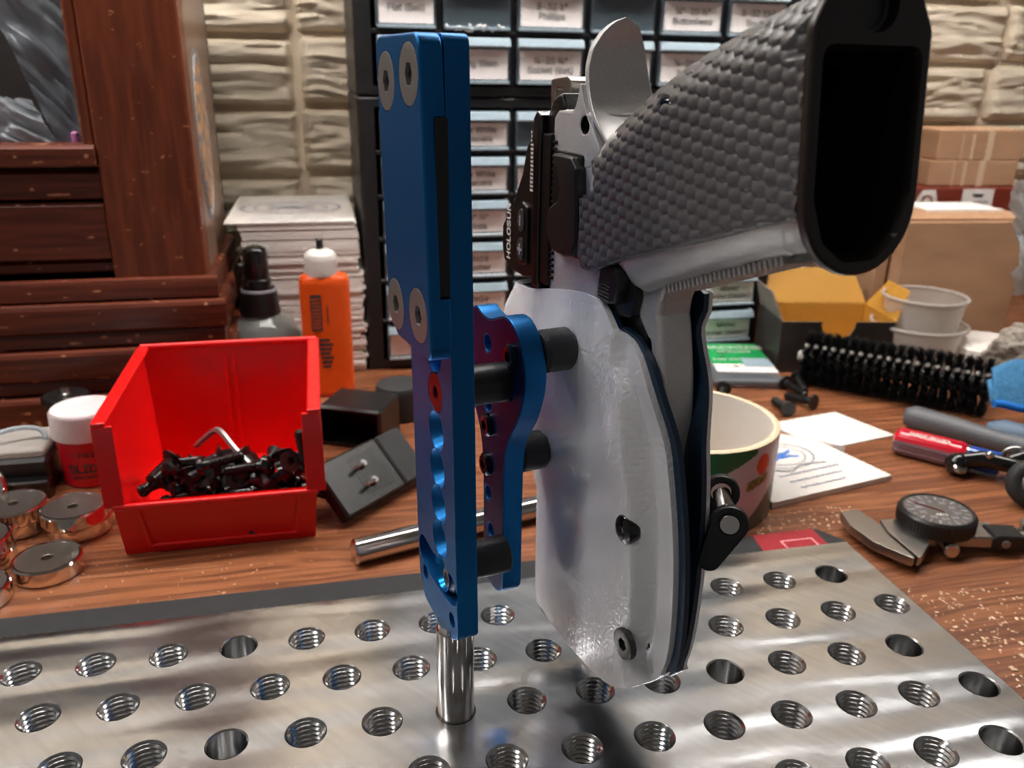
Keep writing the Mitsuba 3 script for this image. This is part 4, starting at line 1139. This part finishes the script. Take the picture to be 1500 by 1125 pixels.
part(CC, 'step', box(-66, -38, 176, 184.5, DESK, -6, 1), M_blackgloss)
part(CC, 'lid', box(-102, -41, 186, 220, 4.2, 9, 1.5), M_frost, True, 'clear plastic lid')
part(CC, 'latch', tube(chaikin([(-78, 190, 9), (-74, 192, 14), (-60, 200, 17), (-46, 204, 15), (-43, 200, 9)], 3, False), 1.3, 10), M_bagmilky, True)
single('steel_hoop', xf(trimesh.creation.torus(11.5, 2.6, 40, 16), (1, 0, 0), (0, .35, .94), None, (-69, 166, DESK + 13.2)), M_chrome, 'bright steel hoop standing at the left edge behind the magnets', 'ring', None, True)

# ================================================================ black plugs and rod behind the hanger
BB = thing('open_black_box', 'open black plastic housing lying beside the red bin', 'plastic housing')
ex, ey = rotz(-26)
mb = man(box(-21, 21, -17, 17, 0, 27, 1.5)) - man(box(-18.6, 18.6, -30, 13, 2.4, 24.4, 0))
part(BB, 'shell', xf(tm(mb), ex, ey, None, (134, 228, DESK)), M_black, 30)
for z in (8, 17):
    part(BB, 'contact', xf(box(-22.6, -20.8, -6, -4.6, z, z + 1.2, .1), ex, ey, None, (134, 228, DESK)), M_brushed, False)
single('round_black_knob', lathe([(0, DESK), (15.5, DESK), (17, DESK + 2), (17, DESK + 20), (15.5, DESK + 23.5), (10, DESK + 25), (0, DESK + 25.2)], 44).apply_translation([163, 262, 0]), M_rubber, 'round black rubber knob behind the open black housing', 'knob', None, 40)
PL = thing('plug_block', 'black plastic block with two pins lying tilted before the open housing', 'plug')
bo = np.array([135, 150, DESK])
e1 = unit([50, 50, 6]); e3 = unit(np.cross(e1, [-.75, .55, -.62])); e3 = e3 if e3[2] > 0 else -e3
e1 = unit([.72, .69, .0]); e2 = unit([-.50, .52, .69]); e2 = unit(e2 - e1 * np.dot(e1, e2)); e3 = np.cross(e1, e2)
bo = np.array([122, 110, DESK + 7.2])
blk = lambda m: xf(m, e1, e2, e3, bo)
part(PL, 'block', blk(box(0, 46, 0, 33, -9, 0, 1.2)), M_black)
part(PL, 'end_cap', blk(box(46.2, 66, .4, 32.6, -9.2, .6, 1)), M_rubber)
part(PL, 'recess', blk(box(20, 40, 5, 28, -.2, .25, .1)), M_opt)
for y in (11, 22):
    part(PL, 'pin', blk(xf(rod(2.2, 3.0, .5, 20), o=(27, y, 0))), M_darksteel)
    part(PL, 'pin_tip', blk(along(rod(1.1, 9, .4, 16), (27, y, 2), (18, y - 1, 5))), M_steel)
single('steel_rod', along(rod(6.3, 108, .9, 40), (122.5, 77, DESK + 6.4), (122.5 + 95, 77 + 26, DESK + 6.4)), M_steel, 'polished steel rod lying on the bench behind the hanger', 'rod', None, 30)

# ================================================================ right side: tape roll, cards
TA = thing('tape_roll', 'roll of duct tape standing on its side behind the holster', 'tape roll')
TX, TY, TR, TZ0, TZ1 = 310.0, 113.0, 47.5, DESK, 31.0
part(TA, 'windings', lathe([(45.2, TZ0 + .4), (TR, TZ0), (TR, TZ1), (45.2, TZ1 - .2)], 72).apply_translation([TX, TY, 0]), M_tapedark, 30)
part(TA, 'core', lathe([(39.0, TZ1 - .1), (39.0, TZ0), (40.6, TZ0)][::-1] if False else [(45.3, TZ1 + .2), (43.6, TZ1 + .2), (43.5, TZ0), (45.3, TZ0)], 72).apply_translation([TX, TY, 0]), M_tapewhite, 30, 'white cardboard core')
part('tape_roll__core', 'core_edge', lathe([(43.6, TZ1 + .25), (TR, TZ1 + .05)][::-1], 72).apply_translation([TX, TY, 0]), M_tapetan, 30)
def band(a0, a1, zf0, zf1, r, m, name='printed_band', label=None):
    a = np.linspace(a0, a1, 40)
    P = np.array([[(TX + r * math.cos(t), TY + r * math.sin(t), z0 + (z1 - z0) * s) for s in np.linspace(0, 1, 4)] for t, z0, z1 in zip(a, zf0(a), zf1(a))])
    part('tape_roll__windings', name, sheet(P, .12), m, True, label)
band(-2.2, .35, lambda a: np.clip(-3 + 38 * (a + 1.05), TZ0 + .2, 15), lambda a: a * 0 + TZ1 - .2, TR + .12, M_tapepink)
band(-2.3, -1.2, lambda a: np.clip(28 + 22 * (a + 1.2), 8, 31), lambda a: a * 0 + TZ1 - .1, TR + .26, M_tapegreen)
def tpatch(poly, a0, zc, r, m, name, label=None):
    pm = prism(poly, 0, .15, 0)
    pm = tm(man(pm).refine_to_length(2.0))
    pm.apply_translation([0, zc, 0])
    part('tape_roll__windings', name, wrap(pm, TX, TY, r, a0), m, True, label)
tpatch(affinity.scale(circle(0, 0, 1, 40), 5.2, 5.8), -1.08, 20.5, TR + .3, M_logored, 'logo_disc', 'red round logo')
tpatch(rpoly([(-8.5, -4), (7, -1), (8.5, 4), (-7.5, 1.5)], 1), -1.14, 11.0, TR + .3, M_greenprint if False else M_tapegreen, 'logo_banner')
m = text('DUCK', 4.0, .15, True)
m.apply_scale([1.05, 1, 1]); m.vertices[:, 1] += m.vertices[:, 0] * .18 + 11.2
part('tape_roll__windings', 'lettering', wrap(m, TX, TY, TR + .5, -1.14), M_stickrim if False else M_boxyellow, False, 'yellow lettering')
for i, (a, zc, s) in enumerate(((1.9, 22, '1.88 IN x 45 YD'), (1.2, 20, '1.88 in x 45 yd'), (1.55, 8, 'MADE IN USA'))):
    m = text(s, 3.2, .12, False)
    v = m.vertices
    th = a - v[:, 0] / 43.4
    m.vertices = np.stack([TX + (43.3 - v[:, 2]) * np.cos(th), TY + (43.3 - v[:, 2]) * np.sin(th), zc + v[:, 1]], 1)
    part('tape_roll__core', 'core_lettering', m, M_tapegreen, False)

def card(label, quad, t, name='printed_card', mk_logo=None):
    k = thing(name, label, 'card')
    p = Polygon(quad)
    part(k, 'card', prism(p, DESK, DESK + t, .1, 1), M_paper, False)
    return k
card('plain white card lying apart behind the logo card', [(408, 198), (468, 209), (484, 164), (425, 152)], 1.0)
LC = card('white card stack with a blue cross logo between the tape roll and the caliper', [(352, 88), (440, 106), (424, 160), (425.5, 152), (388, 178), (340, 165)][:3] + [(436, 148), (392, 186), (340, 176)], 3.6)
lex, ley = unit([88, 18, 0]), unit([-18, 88, 0])
logo(LC, (388, 143, DESK + 3.65), lex, ley, 17.5)
for i in range(3):
    part(LC, 'printed_line', xf(box(-22 + 3 * i, 24 - 3 * i, -1, 0.6, 0, .1, 0), lex, ley, None, (393, 121 - 8 * i, DESK + 3.62)), M_greyprint, False)
part(LC, 'printed_line', xf(tube([(-20, 3, 0), (-8, -3, 0), (2, 3, 0), (20, 0, 0)], .5, 6), lex, ley, None, (391, 126, DESK + 3.7)), M_greyprint, True)

# green packet of machine screws
GP_ = thing('screw_packet', 'clear packet of screws with a green and white card behind the tape roll', 'packet')
pex, pey = unit([.97, -.22, 0]), unit([.22, .97, 0])
pk = lambda m, z=0: xf(m, pex, pey, None, (412, 281, DESK + z))
part(GP_, 'pouch', pk(box(-7, 49, -12, 80, 0, 8.5, 3)), M_bag, True, 'clear plastic pouch')
part(GP_, 'card', pk(box(-1, 47, 0, 72, 8.8, 9.5, .2)), M_white, False)
part(GP_, 'green_panel', pk(box(-1, 47, 20, 72, 9.5, 9.7, 0)), M_greenprint, False, 'green printed panel')
part(GP_, 'blue_panel', pk(box(24, 47, 14, 34, 9.7, 9.9, 0)), M_lip, False)
for s, h, y in (('MACHINE', 8.2, 62), ('SCREWS', 5, 51), ('100 PC', 4.5, 30)):
    m = text(s, h, .15, True)
    part(GP_, 'lettering', pk(xf(m, o=(23 if y > 50 else 12, y, 9.8))), M_white, False)
for i in range(10):
    o = (420 + rng.random() * 36, 286 + rng.random() * 50, DESK + 4.6)
    k = key_for(GP_ + '__packed_screw')
    az = rng.random() * 6.3
    scene[k] = put(bolt_plies[i % 3], o, (math.cos(az), math.sin(az), .02))
single('bright_knob', trimesh.creation.icosphere(subdivisions=3, radius=7.5).apply_translation([391, 290, DESK + 7.4]), M_chrome, 'shiny round steel knob left of the green packet', 'knob', None, True)

# loose bolts on the bench
def big_bolt():
    p = [(0, -24), (2.6, -24), (3.0, -23)]
    z = -23
    while z < -5:
        p += [(3.0, z + .2), (2.55, z + .6), (3.0, z + 1.0)]
        z += 1.0
    p += [(3.0, -2.4), (5.6, -1.6), (5.8, -.3), (5.6, 0), (0, 0)]
    b = lathe(p, 22)
    return mikit.ply(trimesh.Trimesh(b.vertices * .001, b.faces, process=False), M_black, smooth=30)
bbp = big_bolt()
for (x, y, d, lb) in ((430, 208, (-.1, -1, .11), 'black screw lying nearest to the tape roll, its head towards the cards'), (456, 217, (.43, -.9, .11), 'black screw at the front right of the loose group before the brush'),
                      (456, 260, (-.2, .98, .11), 'black screw in the middle of the loose group, its head towards the packet'), (472, 268, (.3, .95, .11), 'black screw at the back of the loose group, closest to the brush'),
                      (404, 256, (.5, .8, .11), 'black screw half hidden between the packet and the tape roll')):
    k = thing('loose_bolt', lb, 'screw')
    scene[k] = put(bbp, (x, y, DESK + 5.9), d)

# ================================================================ brush
BR = thing('cylinder_brush', 'long black cylindrical bristle brush lying across the bench at the right', 'brush')
B0, B1 = np.array([480.0, 275, 3.4]), np.array([574.0, 186, 3.4])
bd = unit(B1 - B0); b1, b2 = unit(np.cross(bd, [0, 0, 1])), None
b2 = np.cross(b1, bd)
if b2[2] < 0: b2 = -b2
part(BR, 'core', along(rod(7.0, np.linalg.norm(B1 - B0), 1.5, 28), B0, B1), M_black)
part(BR, 'core_end', along(rod(4.5, 5, 1, 20), B0 - bd * 4.5, B0), M_bristtip)
BL = float(np.linalg.norm(B1 - B0))
tufts = []
for v in range(3):
    r9 = np.random.default_rng(90 + v)
    hairs = []
    for i in range(24):
        sp_ = r9.normal(0, .12, 2)
        L = 13.6 + r9.normal(0, .7)
        a0 = r9.normal(0, .7, 2)
        hairs.append(tube([(a0[0], a0[1], 0), (a0[0] + sp_[0] * L, a0[1] + sp_[1] * L, L)], [.5, .34], 4, False))
    hm = cat(*hairs)
    tufts.append(mikit.ply(trimesh.Trimesh(hm.vertices * .001, hm.faces, process=False), M_brist, smooth=False))
NT, NA = 20, 14
for i in range(NT):
    s = (i + .5) / NT
    for j in range(NA):
        a = 2 * math.pi * (j + .5 * (i % 2) * 0 + .12) / NA
        d = b1 * math.cos(a) + b2 * math.sin(a)
        o = B0 + bd * BL * s + d * 6.8
        k = key_for(BR + '__bristle_tuft')
        scene[k] = put(tufts[(i + j) % 3], o, d)
    d = unit(-b1 * .0 + np.array([-.30, -.65, .72]))
    d = unit(d - bd * np.dot(d, bd))
    o = B0 + bd * BL * s
    part(BR, 'pale_tuft', along(rod(1.7, 3, .6, 12), o + d * 15.5, o + d * 18.5), M_bristtip, 40)

# ================================================================ boxes at the right
YB = thing('open_carton', 'small open black carton with a yellow inside standing behind the brush', 'carton')
yx, yy_ = rotz(-11)
yb = lambda m: xf(m, yx, yy_, None, (470, 297, DESK))
bw, bdp, bh_ = 92, 58, 43
front = Polygon([(0, 0), (bw, 0), (bw, bh_), (bw * .68, bh_), *[(bw * .5 + 14 * math.cos(a), bh_ - 0 + 15 * -math.sin(a)) for a in np.linspace(0, math.pi, 14)], (bw * .32, bh_), (0, bh_)])
pan_ = lambda poly, m, o, e1, e2, nm, t=1.2, lb=None: part(YB, nm, yb(xf(prism(poly, 0, t, .2, 1), e1, e2, None, o)), m, False, lb)
sq = lambda w, h: Polygon([(0, 0), (w, 0), (w, h), (0, h)])
pan_(front, M_boxblack, (0, 0, 0), (1, 0, 0), (0, 0, 1), 'front_panel', .8)
pan_(front.buffer(-.02), M_boxyellow, (0, .85, 0), (1, 0, 0), (0, 0, 1), 'front_lining', .5, 'yellow lining')
pan_(sq(bw, bh_), M_boxyellow, (0, bdp, 0), (1, 0, 0), (0, 0, 1), 'back_panel', 1)
pan_(sq(bdp, bh_), M_boxyellow, (1.0, 0, 0), (0, 1, 0), (0, 0, 1), 'side_panel', .6)
pan_(sq(bdp, bh_), M_boxblack, (0, 0, 0), (0, 1, 0), (0, 0, 1), 'side_cover', .6)
pan_(sq(bdp, bh_), M_boxyellow, (bw, 0, 0), (0, 1, 0), (0, 0, 1), 'side_panel', .8)
pan_(sq(bw, bdp), M_boxyellow, (0, 0, .2), (1, 0, 0), (0, 1, 0), 'bottom_panel', .8)
pan_(Polygon([(0, 0), (bw, 0), (bw - 8, 32), (8, 32)]), M_boxyellow, (0, bdp, bh_), (1, 0, 0), unit((0, .55, .83)), 'top_flap', .8)
pan_(Polygon([(0, 0), (bdp, 0), (bdp - 10, 24), (8, 24)]), M_greytape, (0, 0, bh_), (0, 1, 0), unit((-.35, 0, .94)), 'side_flap', .8, 'silvery side flap')
pan_(Polygon([(0, 0), (bdp, 0), (bdp - 8, 26), (12, 26)]), M_boxyellow, (bw, 0, bh_), (0, 1, 0), unit((.5, 0, .86)), 'side_flap', .8)
pan_(Polygon([(28, 4), (66, 4), (62, 18), (56, 25), (40, 25), (33, 18)]), M_card, (0, -.15, 0), (1, 0, 0), (0, 0, 1), 'printed_badge', .2, 'tan printed badge')
for i in range(5):
    pan_(sq(18, .7), M_greytape, (4 + (i % 2), -.15, 6 + 5 * i), (1, 0, 0), (0, 0, 1), 'printed_line', .15)
    pan_(sq(16, .7), M_greytape, (bw - 20, -.15, 6 + 5 * i), (1, 0, 0), (0, 0, 1), 'printed_line', .15)

def carton(label, o, deg, w, d, h, m=M_card, tape=True, flaps=False, name='cardboard_box', tint=None):
    k = thing(name, label, 'cardboard box')
    e1, e2 = rotz(deg)
    f = lambda mm: xf(mm, e1, e2, None, o)
    part(k, 'box', f(box(0, w, 0, d, 0, h, 1.2)), m, False)
    if tape:
        part(k, 'tape', f(box(w * .55, w * .62, -.25, .1, 0, h, 0)), M_cardtape, False)
        part(k, 'tape_top', f(box(w * .55, w * .62, 0, d, h - .1, h + .2, 0)), M_cardtape, False)
    if flaps:
        part(k, 'flap', f(xf(prism(sq(w - 2, d * .45), 0, 1.5, .2, 1), (1, 0, 0), unit((0, .99, .10)), None, (1, d * .05, h + .3))), m, False)
        part(k, 'lid_paper', f(box(w * .3, w * .95, d * .35, d * .95, h + .3, h + 6, .5)), M_white, False, 'white paper on top')
    return k, f
bigb, bf = carton('big tan cardboard box behind the plastic cups', (600, 338, DESK), -6, 112, 78, 112, flaps=True, tape=False)
carton('narrow tan cardboard box leaning beside the big box behind the yellow carton', (586, 352, DESK), -4, 12.5, 66, 100, tape=False)
MB = thing('maroon_box', 'flat maroon box with two white labels under the small cardboard boxes', 'box')
mx, my = rotz(-6)
mf = lambda m: xf(m, mx, my, None, (668, 424, 89.5))
part(MB, 'box', mf(box(0, 108, 0, 70, 0, 22, 1)), M_maroon)
part(MB, 'label', mf(box(50, 82, -.4, .1, 1, 21, 0)), M_white, False, 'white label')
part(MB, 'label', mf(xf(prism(Polygon([(6, 1), (22, 1), (26, 7), (22, 20), (9, 20), (3, 9)]), 0, .3, 0), (1, 0, 0), (0, 0, 1), None, (0, -.1, 0))), M_white, False, 'white badge')
part(MB, 'badge_ring', mf(xf(prism(ringp(4.0, 6.2), 0, .3, 0), (1, 0, 0), (0, 0, 1), None, (14.5, -.25, 9))), M_maroon, False)
part(MB, 'label_text', mf(cat(box(61, 71, -.6, -.3, 13, 16, 0), box(54, 78, -.6, -.3, 8, 9, 0), box(54, 78, -.6, -.3, 4.5, 5.5, 0))), M_ink, False)
part(MB, 'pedestal', mf(box(4, 104, 4, 70, -106.5, -.2, .5)), M_card, False)
for lb, z, dx in (('tan cardboard box, lower of the two small taped ones', 111.8, 0), ('tan cardboard box with string tape, topmost of the pile', 136.0, 4)):
    k, f = carton(lb, (686 + dx, 430, z), -6, 90, 58, 24 if dx == 0 else 28)
    part(k, 'string', f(box(34, 36.5, -.5, .1, 0, 24, 0)), M_cardtape, False)
    part(k, 'seam', f(box(24, 24.8, -.3, .1, 0, 24, 0)), M_cardtape, False)

# plastic cups
def cup(label, x, y, z0, r0, r1, h, lip=2.4):
    k = thing('plastic_cup', label, 'plastic cup')
    part(k, 'wall', lathe([(r0 - 1, z0 + .3), (r0, z0 + .5), (r1, z0 + h)], 56).apply_translation([x, y, 0]), M_frost, True)
    part(k, 'base', lathe([(0, z0 + .4), (r0, z0 + .3)][::-1], 40).apply_translation([x, y, 0]), M_frost, True)
    part(k, 'lip', xf(trimesh.creation.torus(r1 + .6, 1.5, 64, 10), o=(x, y, z0 + h)), M_frost, True)
    return k
cup('frosted plastic cup standing on the bench, the lower of two nested ones', 592, 292, DESK, 28, 36, 37)
cup('frosted plastic cup nested on top of the other, its rim higher', 595, 294, DESK + 16, 25, 31.5, 43)
single('white_tub', lathe([(0, DESK), (28, DESK), (30, 0), (33, 1), (33, 8), (31, 9.5), (0, 10)], 52).apply_translation([640, 266, 0]), M_cap, 'white lidded tub behind the right end of the brush', 'tub', None, 40)
bag('plastic_bag', 'crumpled grey clear bag hanging at the right edge beside the big box', [(664, 296, 132), (730, 306, 134), (738, 296, 34), (672, 288, 40)], M_bagmilky, 12, 15)

# cloth and fleece
def lump(cx, cy, cz, rx, ry, rz, seed, amp, nu=64, nv=40):
    th, ph = np.meshgrid(np.arange(nu) * 2 * math.pi / nu, np.linspace(0.02, math.pi - .02, nv), indexing='ij')
    d = np.stack([np.cos(th) * np.sin(ph), np.sin(th) * np.sin(ph), -np.cos(ph)], -1)
    r = 1 + amp * (meshkit.fbm(d * 2.3 + seed, 4, seed) - .5) * 2
    P = np.stack([cx + d[..., 0] * rx * r, cy + d[..., 1] * ry * r, np.maximum(cz + d[..., 2] * rz * r, DESK + .3)], -1)
    return grid(P, True)
single('fleece_scrap', lump(640, 226, 10, 30, 22, 24, 5, .45), M_fluff, 'fluffy taupe fleece scrap behind the blue cloth', 'fleece', None, True)
CL = thing('microfibre_cloth', 'blue microfibre cloth with a bright hem draped at the right edge', 'cloth')
a_, b_ = np.meshgrid(np.linspace(0, 1, 50), np.linspace(0, 1, 40), indexing='ij')
fold = meshkit.fbm(np.stack([a_ * 3, b_ * 2.2, a_ * 0 + 2], -1), 3, 4)
Xc = 538 + 92 * a_ + 9 * b_ + 6 * fold
Yc = 146 + 18 * b_ - 8 * a_ + 10 * (fold - .5)
Zc = DESK + 19 + 8 * a_ + 40 * np.sin(np.clip(b_ * 1.35, 0, 1.3)) * (.55 + .45 * a_) + 14 * (fold - .5)
part(CL, 'cloth', sheet(np.stack([Xc, Yc, Zc], -1), 2.4), M_cloth, True)
part(CL, 'hem', tube(np.stack([Xc[:, 0], Yc[:, 0] - .6, Zc[:, 0]], -1), 2.6, 10), M_hem, 60, 'bright blue hem')
part(CL, 'under_fold', sheet(np.stack([Xc + 6, Yc + 8, DESK + 19 + (Zc - DESK - 19) * .5], -1), 2.4), M_cloth, True)

# screwdrivers
def handle(p0, p1, r, m, flutes=6, name='handle'):
    L = float(np.linalg.norm(np.array(p1) - p0))
    a = np.arange(60) * 2 * math.pi / 60
    lv = [(0, .55), (1.2, .82), (3.5, 1), (L * .5, 1), (L - 3, 1), (L - .8, .86), (L, .6)]
    P = np.array([[((r * k) * (1 - .10 * (np.cos(a_k * flutes) > .2)) * math.cos(a_k), (r * k) * (1 - .10 * (np.cos(a_k * flutes) > .2)) * math.sin(a_k), z) for z, k in lv] for a_k in a])
    m_ = grid(P, True)
    n = len(lv)
    V = np.vstack([m_.vertices, [[0, 0, 0], [0, 0, L]]])
    i = np.arange(60); j = (i + 1) % 60
    F = np.vstack([m_.faces, np.stack([i * n, np.full(60, len(V) - 2), j * n], 1), np.stack([i * n + n - 1, j * n + n - 1, np.full(60, len(V) - 1)], 1)])
    q = trimesh.Trimesh(V, F, process=False); q.fix_normals()
    return along(q, p0, p1)
SD = thing('screwdriver', 'screwdriver with a clear red fluted handle and blue collar', 'screwdriver')
s0, s1, s2 = np.array([468, 144, DESK + 8.5]), np.array([495.0, 112, DESK + 8.5]), np.array([511, 93, DESK + 8.2])
sdir = unit(s1 - s0)
part(SD, 'handle', handle(s0, s1, 8.3, M_redclear), M_redclear, 25, 'red acetate handle')
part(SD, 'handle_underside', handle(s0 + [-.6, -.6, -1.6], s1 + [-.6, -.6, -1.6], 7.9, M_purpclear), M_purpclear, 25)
part(SD, 'collar', along(rod(7.0, 19, 1.6, 30), s1, s1 + sdir * 19), M_blueclear, 40, 'blue collar')
part(SD, 'ferrule', along(rod(7.2, 2.2, .5, 30), s1 - sdir * .5, s1 + sdir * 2), M_chrome)
part(SD, 'shaft', along(rod(3.0, 60, .4, 20), s1 + sdir * 18, s1 + sdir * 78), M_steel)
sn = unit(np.cross(sdir, np.cross([0, -.6, .8], sdir)))
m = text('MADE IN USA', 2.6, .12, True)
part(SD, 'lettering', xf(m, sdir, np.cross(sn, sdir), sn, (s0 + s1) / 2 + sn * 8.35), M_white, False)
GH = thing('grey_tool', 'dark grey rubber handled tool lying behind the red screwdriver', 'tool handle')
part(GH, 'handle', tube([(500, 176, DESK + 8.5), (503, 172, DESK + 9), (516, 153, DESK + 8.5), (533, 127, DESK + 8), (552, 100, DESK + 8), (570, 76, DESK + 8)], [6.0, 8.2, 8.0, 6.6, 7.0, 6.5], 20), M_greyhandle, 60)
single('blue_grey_handle', tube([(536, 142, DESK + 9), (540, 136, DESK + 10), (551, 121, DESK + 10), (580, 88, DESK + 9)], [6, 9, 9, 8], 20), M_bluegrey, 'bluish grey tool handle under the blue cloth', 'tool handle', None, 60)

# black hardware at the right edge
HW = thing('ball_clamp', 'black jointed clamp arm with shiny screws in front of the screwdriver', 'clamp')
part(HW, 'ball', trimesh.creation.icosphere(subdivisions=3, radius=7.0).apply_translation([484, 106, DESK + 7.2]), M_blackgloss, True)
part(HW, 'ball_cap', xf(rod(4.2, 3, .8, 24), (1, 0, 0), (0, .8, .6), None, (482, 102, DESK + 6)), M_steel)
part(HW, 'arm', tube([(486, 106, DESK + 9), (496, 100, DESK + 12), (510, 88, DESK + 11), (518, 80, DESK + 9)], [4.6, 5.2, 4.4, 4.2], 16), M_blackgloss, 60)
part(HW, 'arm_screw', trimesh.creation.icosphere(subdivisions=2, radius=2.4).apply_translation([496, 96, DESK + 16.5]), M_chrome, True)
part(HW, 'socket', tube([(512, 96, DESK + 10), (522, 92, DESK + 14), (534, 90, DESK + 12)], [5.5, 7.5, 6.5], 16), M_blackgloss, 60)
part(HW, 'socket_ring', xf(trimesh.creation.torus(7.4, 1.1, 30, 10), unit((.5, -.4, .2)), (0, .45, .9), None, (514, 95, DESK + 12)), M_steel, True)
WH = thing('rubber_wheel', 'small black rubber wheel with a shiny hub at the right edge', 'wheel')
wo = np.array([497.0, 64, DESK + 13.5])
we = unit([-.42, -.82, .38])
w1 = unit(np.cross([0, 0, 1], we))
wl = lambda m: xf(m, w1, np.cross(we, w1), we, wo)
part(WH, 'tyre', wl(xf(trimesh.creation.torus(9.2, 4.6, 44, 18), o=(0, 0, 0))), M_rubber, True)
part(WH, 'hub', wl(rod(6.4, 4.5, 1, 30)), M_darksteel)
part(WH, 'hub_screw', wl(xf(trimesh.creation.icosphere(subdivisions=2, radius=3.4), o=(0, 0, 4.4))), M_chrome, True)

# ================================================================ dial caliper
CA = thing('dial_caliper', 'steel dial caliper lying beside the right edge of the plate', 'caliper')
c1, c2 = unit([46, -12, 0]), unit([12, 46, 0])
cf = lambda m, x=0, y=0, z=0: xf(m, c1, c2, None, np.array([381, 46, DESK]) + np.array(c1) * x + np.array(c2) * y + np.array([0, 0, z]))
part(CA, 'fixed_jaw', cf(prism(rpoly([(-8, 16), (2, 20), (7, 8), (8, -4), (14, -30), (10, -27), (-2, -14), (-8, 2)], 1.2), 4, 9, .6, 2)), M_calsteel)
part(CA, 'sliding_jaw', cf(prism(rpoly([(9.5, 8), (22, 10), (27, -6), (26, -14), (17, -27), (14.5, -29), (9, -4)], .8), 4.5, 9.5, .6, 2)), M_calsteel)
part(CA, 'beam', cf(box(2, 150, -5.5, 6.5, 4, 8, .5)), M_calsteel)
part(CA, 'slider', cf(box(18, 66, -8, 9, 3.4, 9.6, .8)), M_calsteel)
cdx, cdy = 36, 4
part(CA, 'bezel', cf(lathe([(0, 9.6), (18.4, 9.6), (18.6, 10.4), (18.6, 17.5), (17.4, 18.6), (16.4, 18.6), (16.3, 17.8)], 72), cdx, cdy), M_black, 30, 'black knurled bezel')
part('dial_caliper__bezel', 'bezel_knurl', cf(cat(*[box(-.35, .35, -.3, .3, 10.8, 17, .1).apply_translation([18.6 * math.cos(a), 18.6 * math.sin(a), 0]) for a in np.linspace(0, 2 * math.pi, 73)[:-1]]), cdx, cdy), M_black, False, kind='stuff')
part(CA, 'dial_face', cf(rod(16.4, .8, .1, 56, 17.2), cdx, cdy), M_dial, 40, 'grey dial face')
for i in range(20):
    a = i * 2 * math.pi / 20
    part('dial_caliper__dial_face', 'dial_tick', cf(box(12.6 if i % 2 else 11.6, 15.2, -.25 if i % 2 else -.45, .25 if i % 2 else .45, 18.0, 18.15, 0).apply_transform(trimesh.transformations.rotation_matrix(a, [0, 0, 1])), cdx, cdy), M_greyprint, False)
for i in range(10):
    a = math.pi / 2 - i * math.pi / 5
    m = text(str(i * 10), 2.2, .1, True)
    part('dial_caliper__dial_face', 'dial_number', cf(m, cdx + 9.0 * math.cos(a), cdy + 9.2 * math.sin(a), 18.0), M_greyprint, False)
part('dial_caliper__dial_face', 'needle', cf(box(-.3, .3, -3, 13, 18.2, 18.5, .1).apply_transform(trimesh.transformations.rotation_matrix(.9, [0, 0, 1])), cdx, cdy), M_redano, False)
m = text('.001', 2.2, .1, True)
part('dial_caliper__dial_face', 'dial_lettering', cf(m, cdx, cdy - 4.6, 18.0), M_white, False)
part(CA, 'thumb_roller', cf(xf(rod(4.0, 8, .8, 28), (1, 0, 0), (0, 0, 1), (0, -1, 0), (37, -8, 5.5))), M_steel)
part(CA, 'lock_screw', cf(xf(rod(2.4, 6, .5, 20), o=(36, -11, 9))), M_darksteel)
part(CA, 'slider_block', cf(box(60, 76, -9.5, 4, 3.0, 11, .8)), M_black)
part(CA, 'block_screw', cf(xf(rod(2.2, 1.2, .3, 20), (1, 0, 0), (0, 0, 1), (0, -1, 0), (66, -9.2, 7))), M_darksteel)
part(CA, 'fine_roller', cf(xf(rod(4.6, 5, .8, 30), o=(82, -9, 2.0))), M_steel)
part(CA, 'fine_roller', cf(xf(rod(4.6, 5, .8, 30), o=(84, 4, 8.2))), M_steel)

# plastic shavings on the bench
rs = np.random.default_rng(5)
bits = []
for i in range(420):
    if i < 330:
        x, y = 372 + rs.gamma(2.0, 14), 12 - rs.random() * 95
        if x < 374 or (378 < x < 470 and y > 0):
            continue
    else:
        x, y = rs.uniform(330, 400), rs.uniform(60, 84)
    s = rs.uniform(.25, .9) * (1.6 if rs.random() < .1 else 1)
    bits.append(xf(box(-s, s, -s * .6, s * .6, 0, s * .5, s * .15), *rotz(rs.uniform(0, 180)), o=(x, y, DESK)))
for i in range(60):
    s = rs.uniform(.2, .5)
    bits.append(xf(box(-s, s, -s * .6, s * .6, 0, s * .5, s * .1), *rotz(rs.uniform(0, 180)), o=(rs.uniform(-20, 110), rs.uniform(60, 100), DESK)))
single('plastic_shavings', cat(*bits), M_shaving, 'pale plastic shavings scattered over the bench by the caliper', 'shavings', None, False, 'stuff')

# repeats belong to groups
for stem, g in (('ring_magnet', 'silver ring magnets at the left edge'), ('loose_bolt', 'black screws lying on the bench'), ('drawer_cabinet', 'stacked small parts cabinets'), ('plastic_cup', 'nested plastic cups'),
                ('cardboard_box', 'tan cardboard boxes at the right'), ('plastic_bag', 'clear plastic bags'), ('printed_card', 'white printed cards'), ('led_batten', 'LED battens')):
    for k_ in labels:
        if (k_ == stem or k_.startswith(stem + '_0')) and '__' not in k_:
            labels[k_]['group'] = g
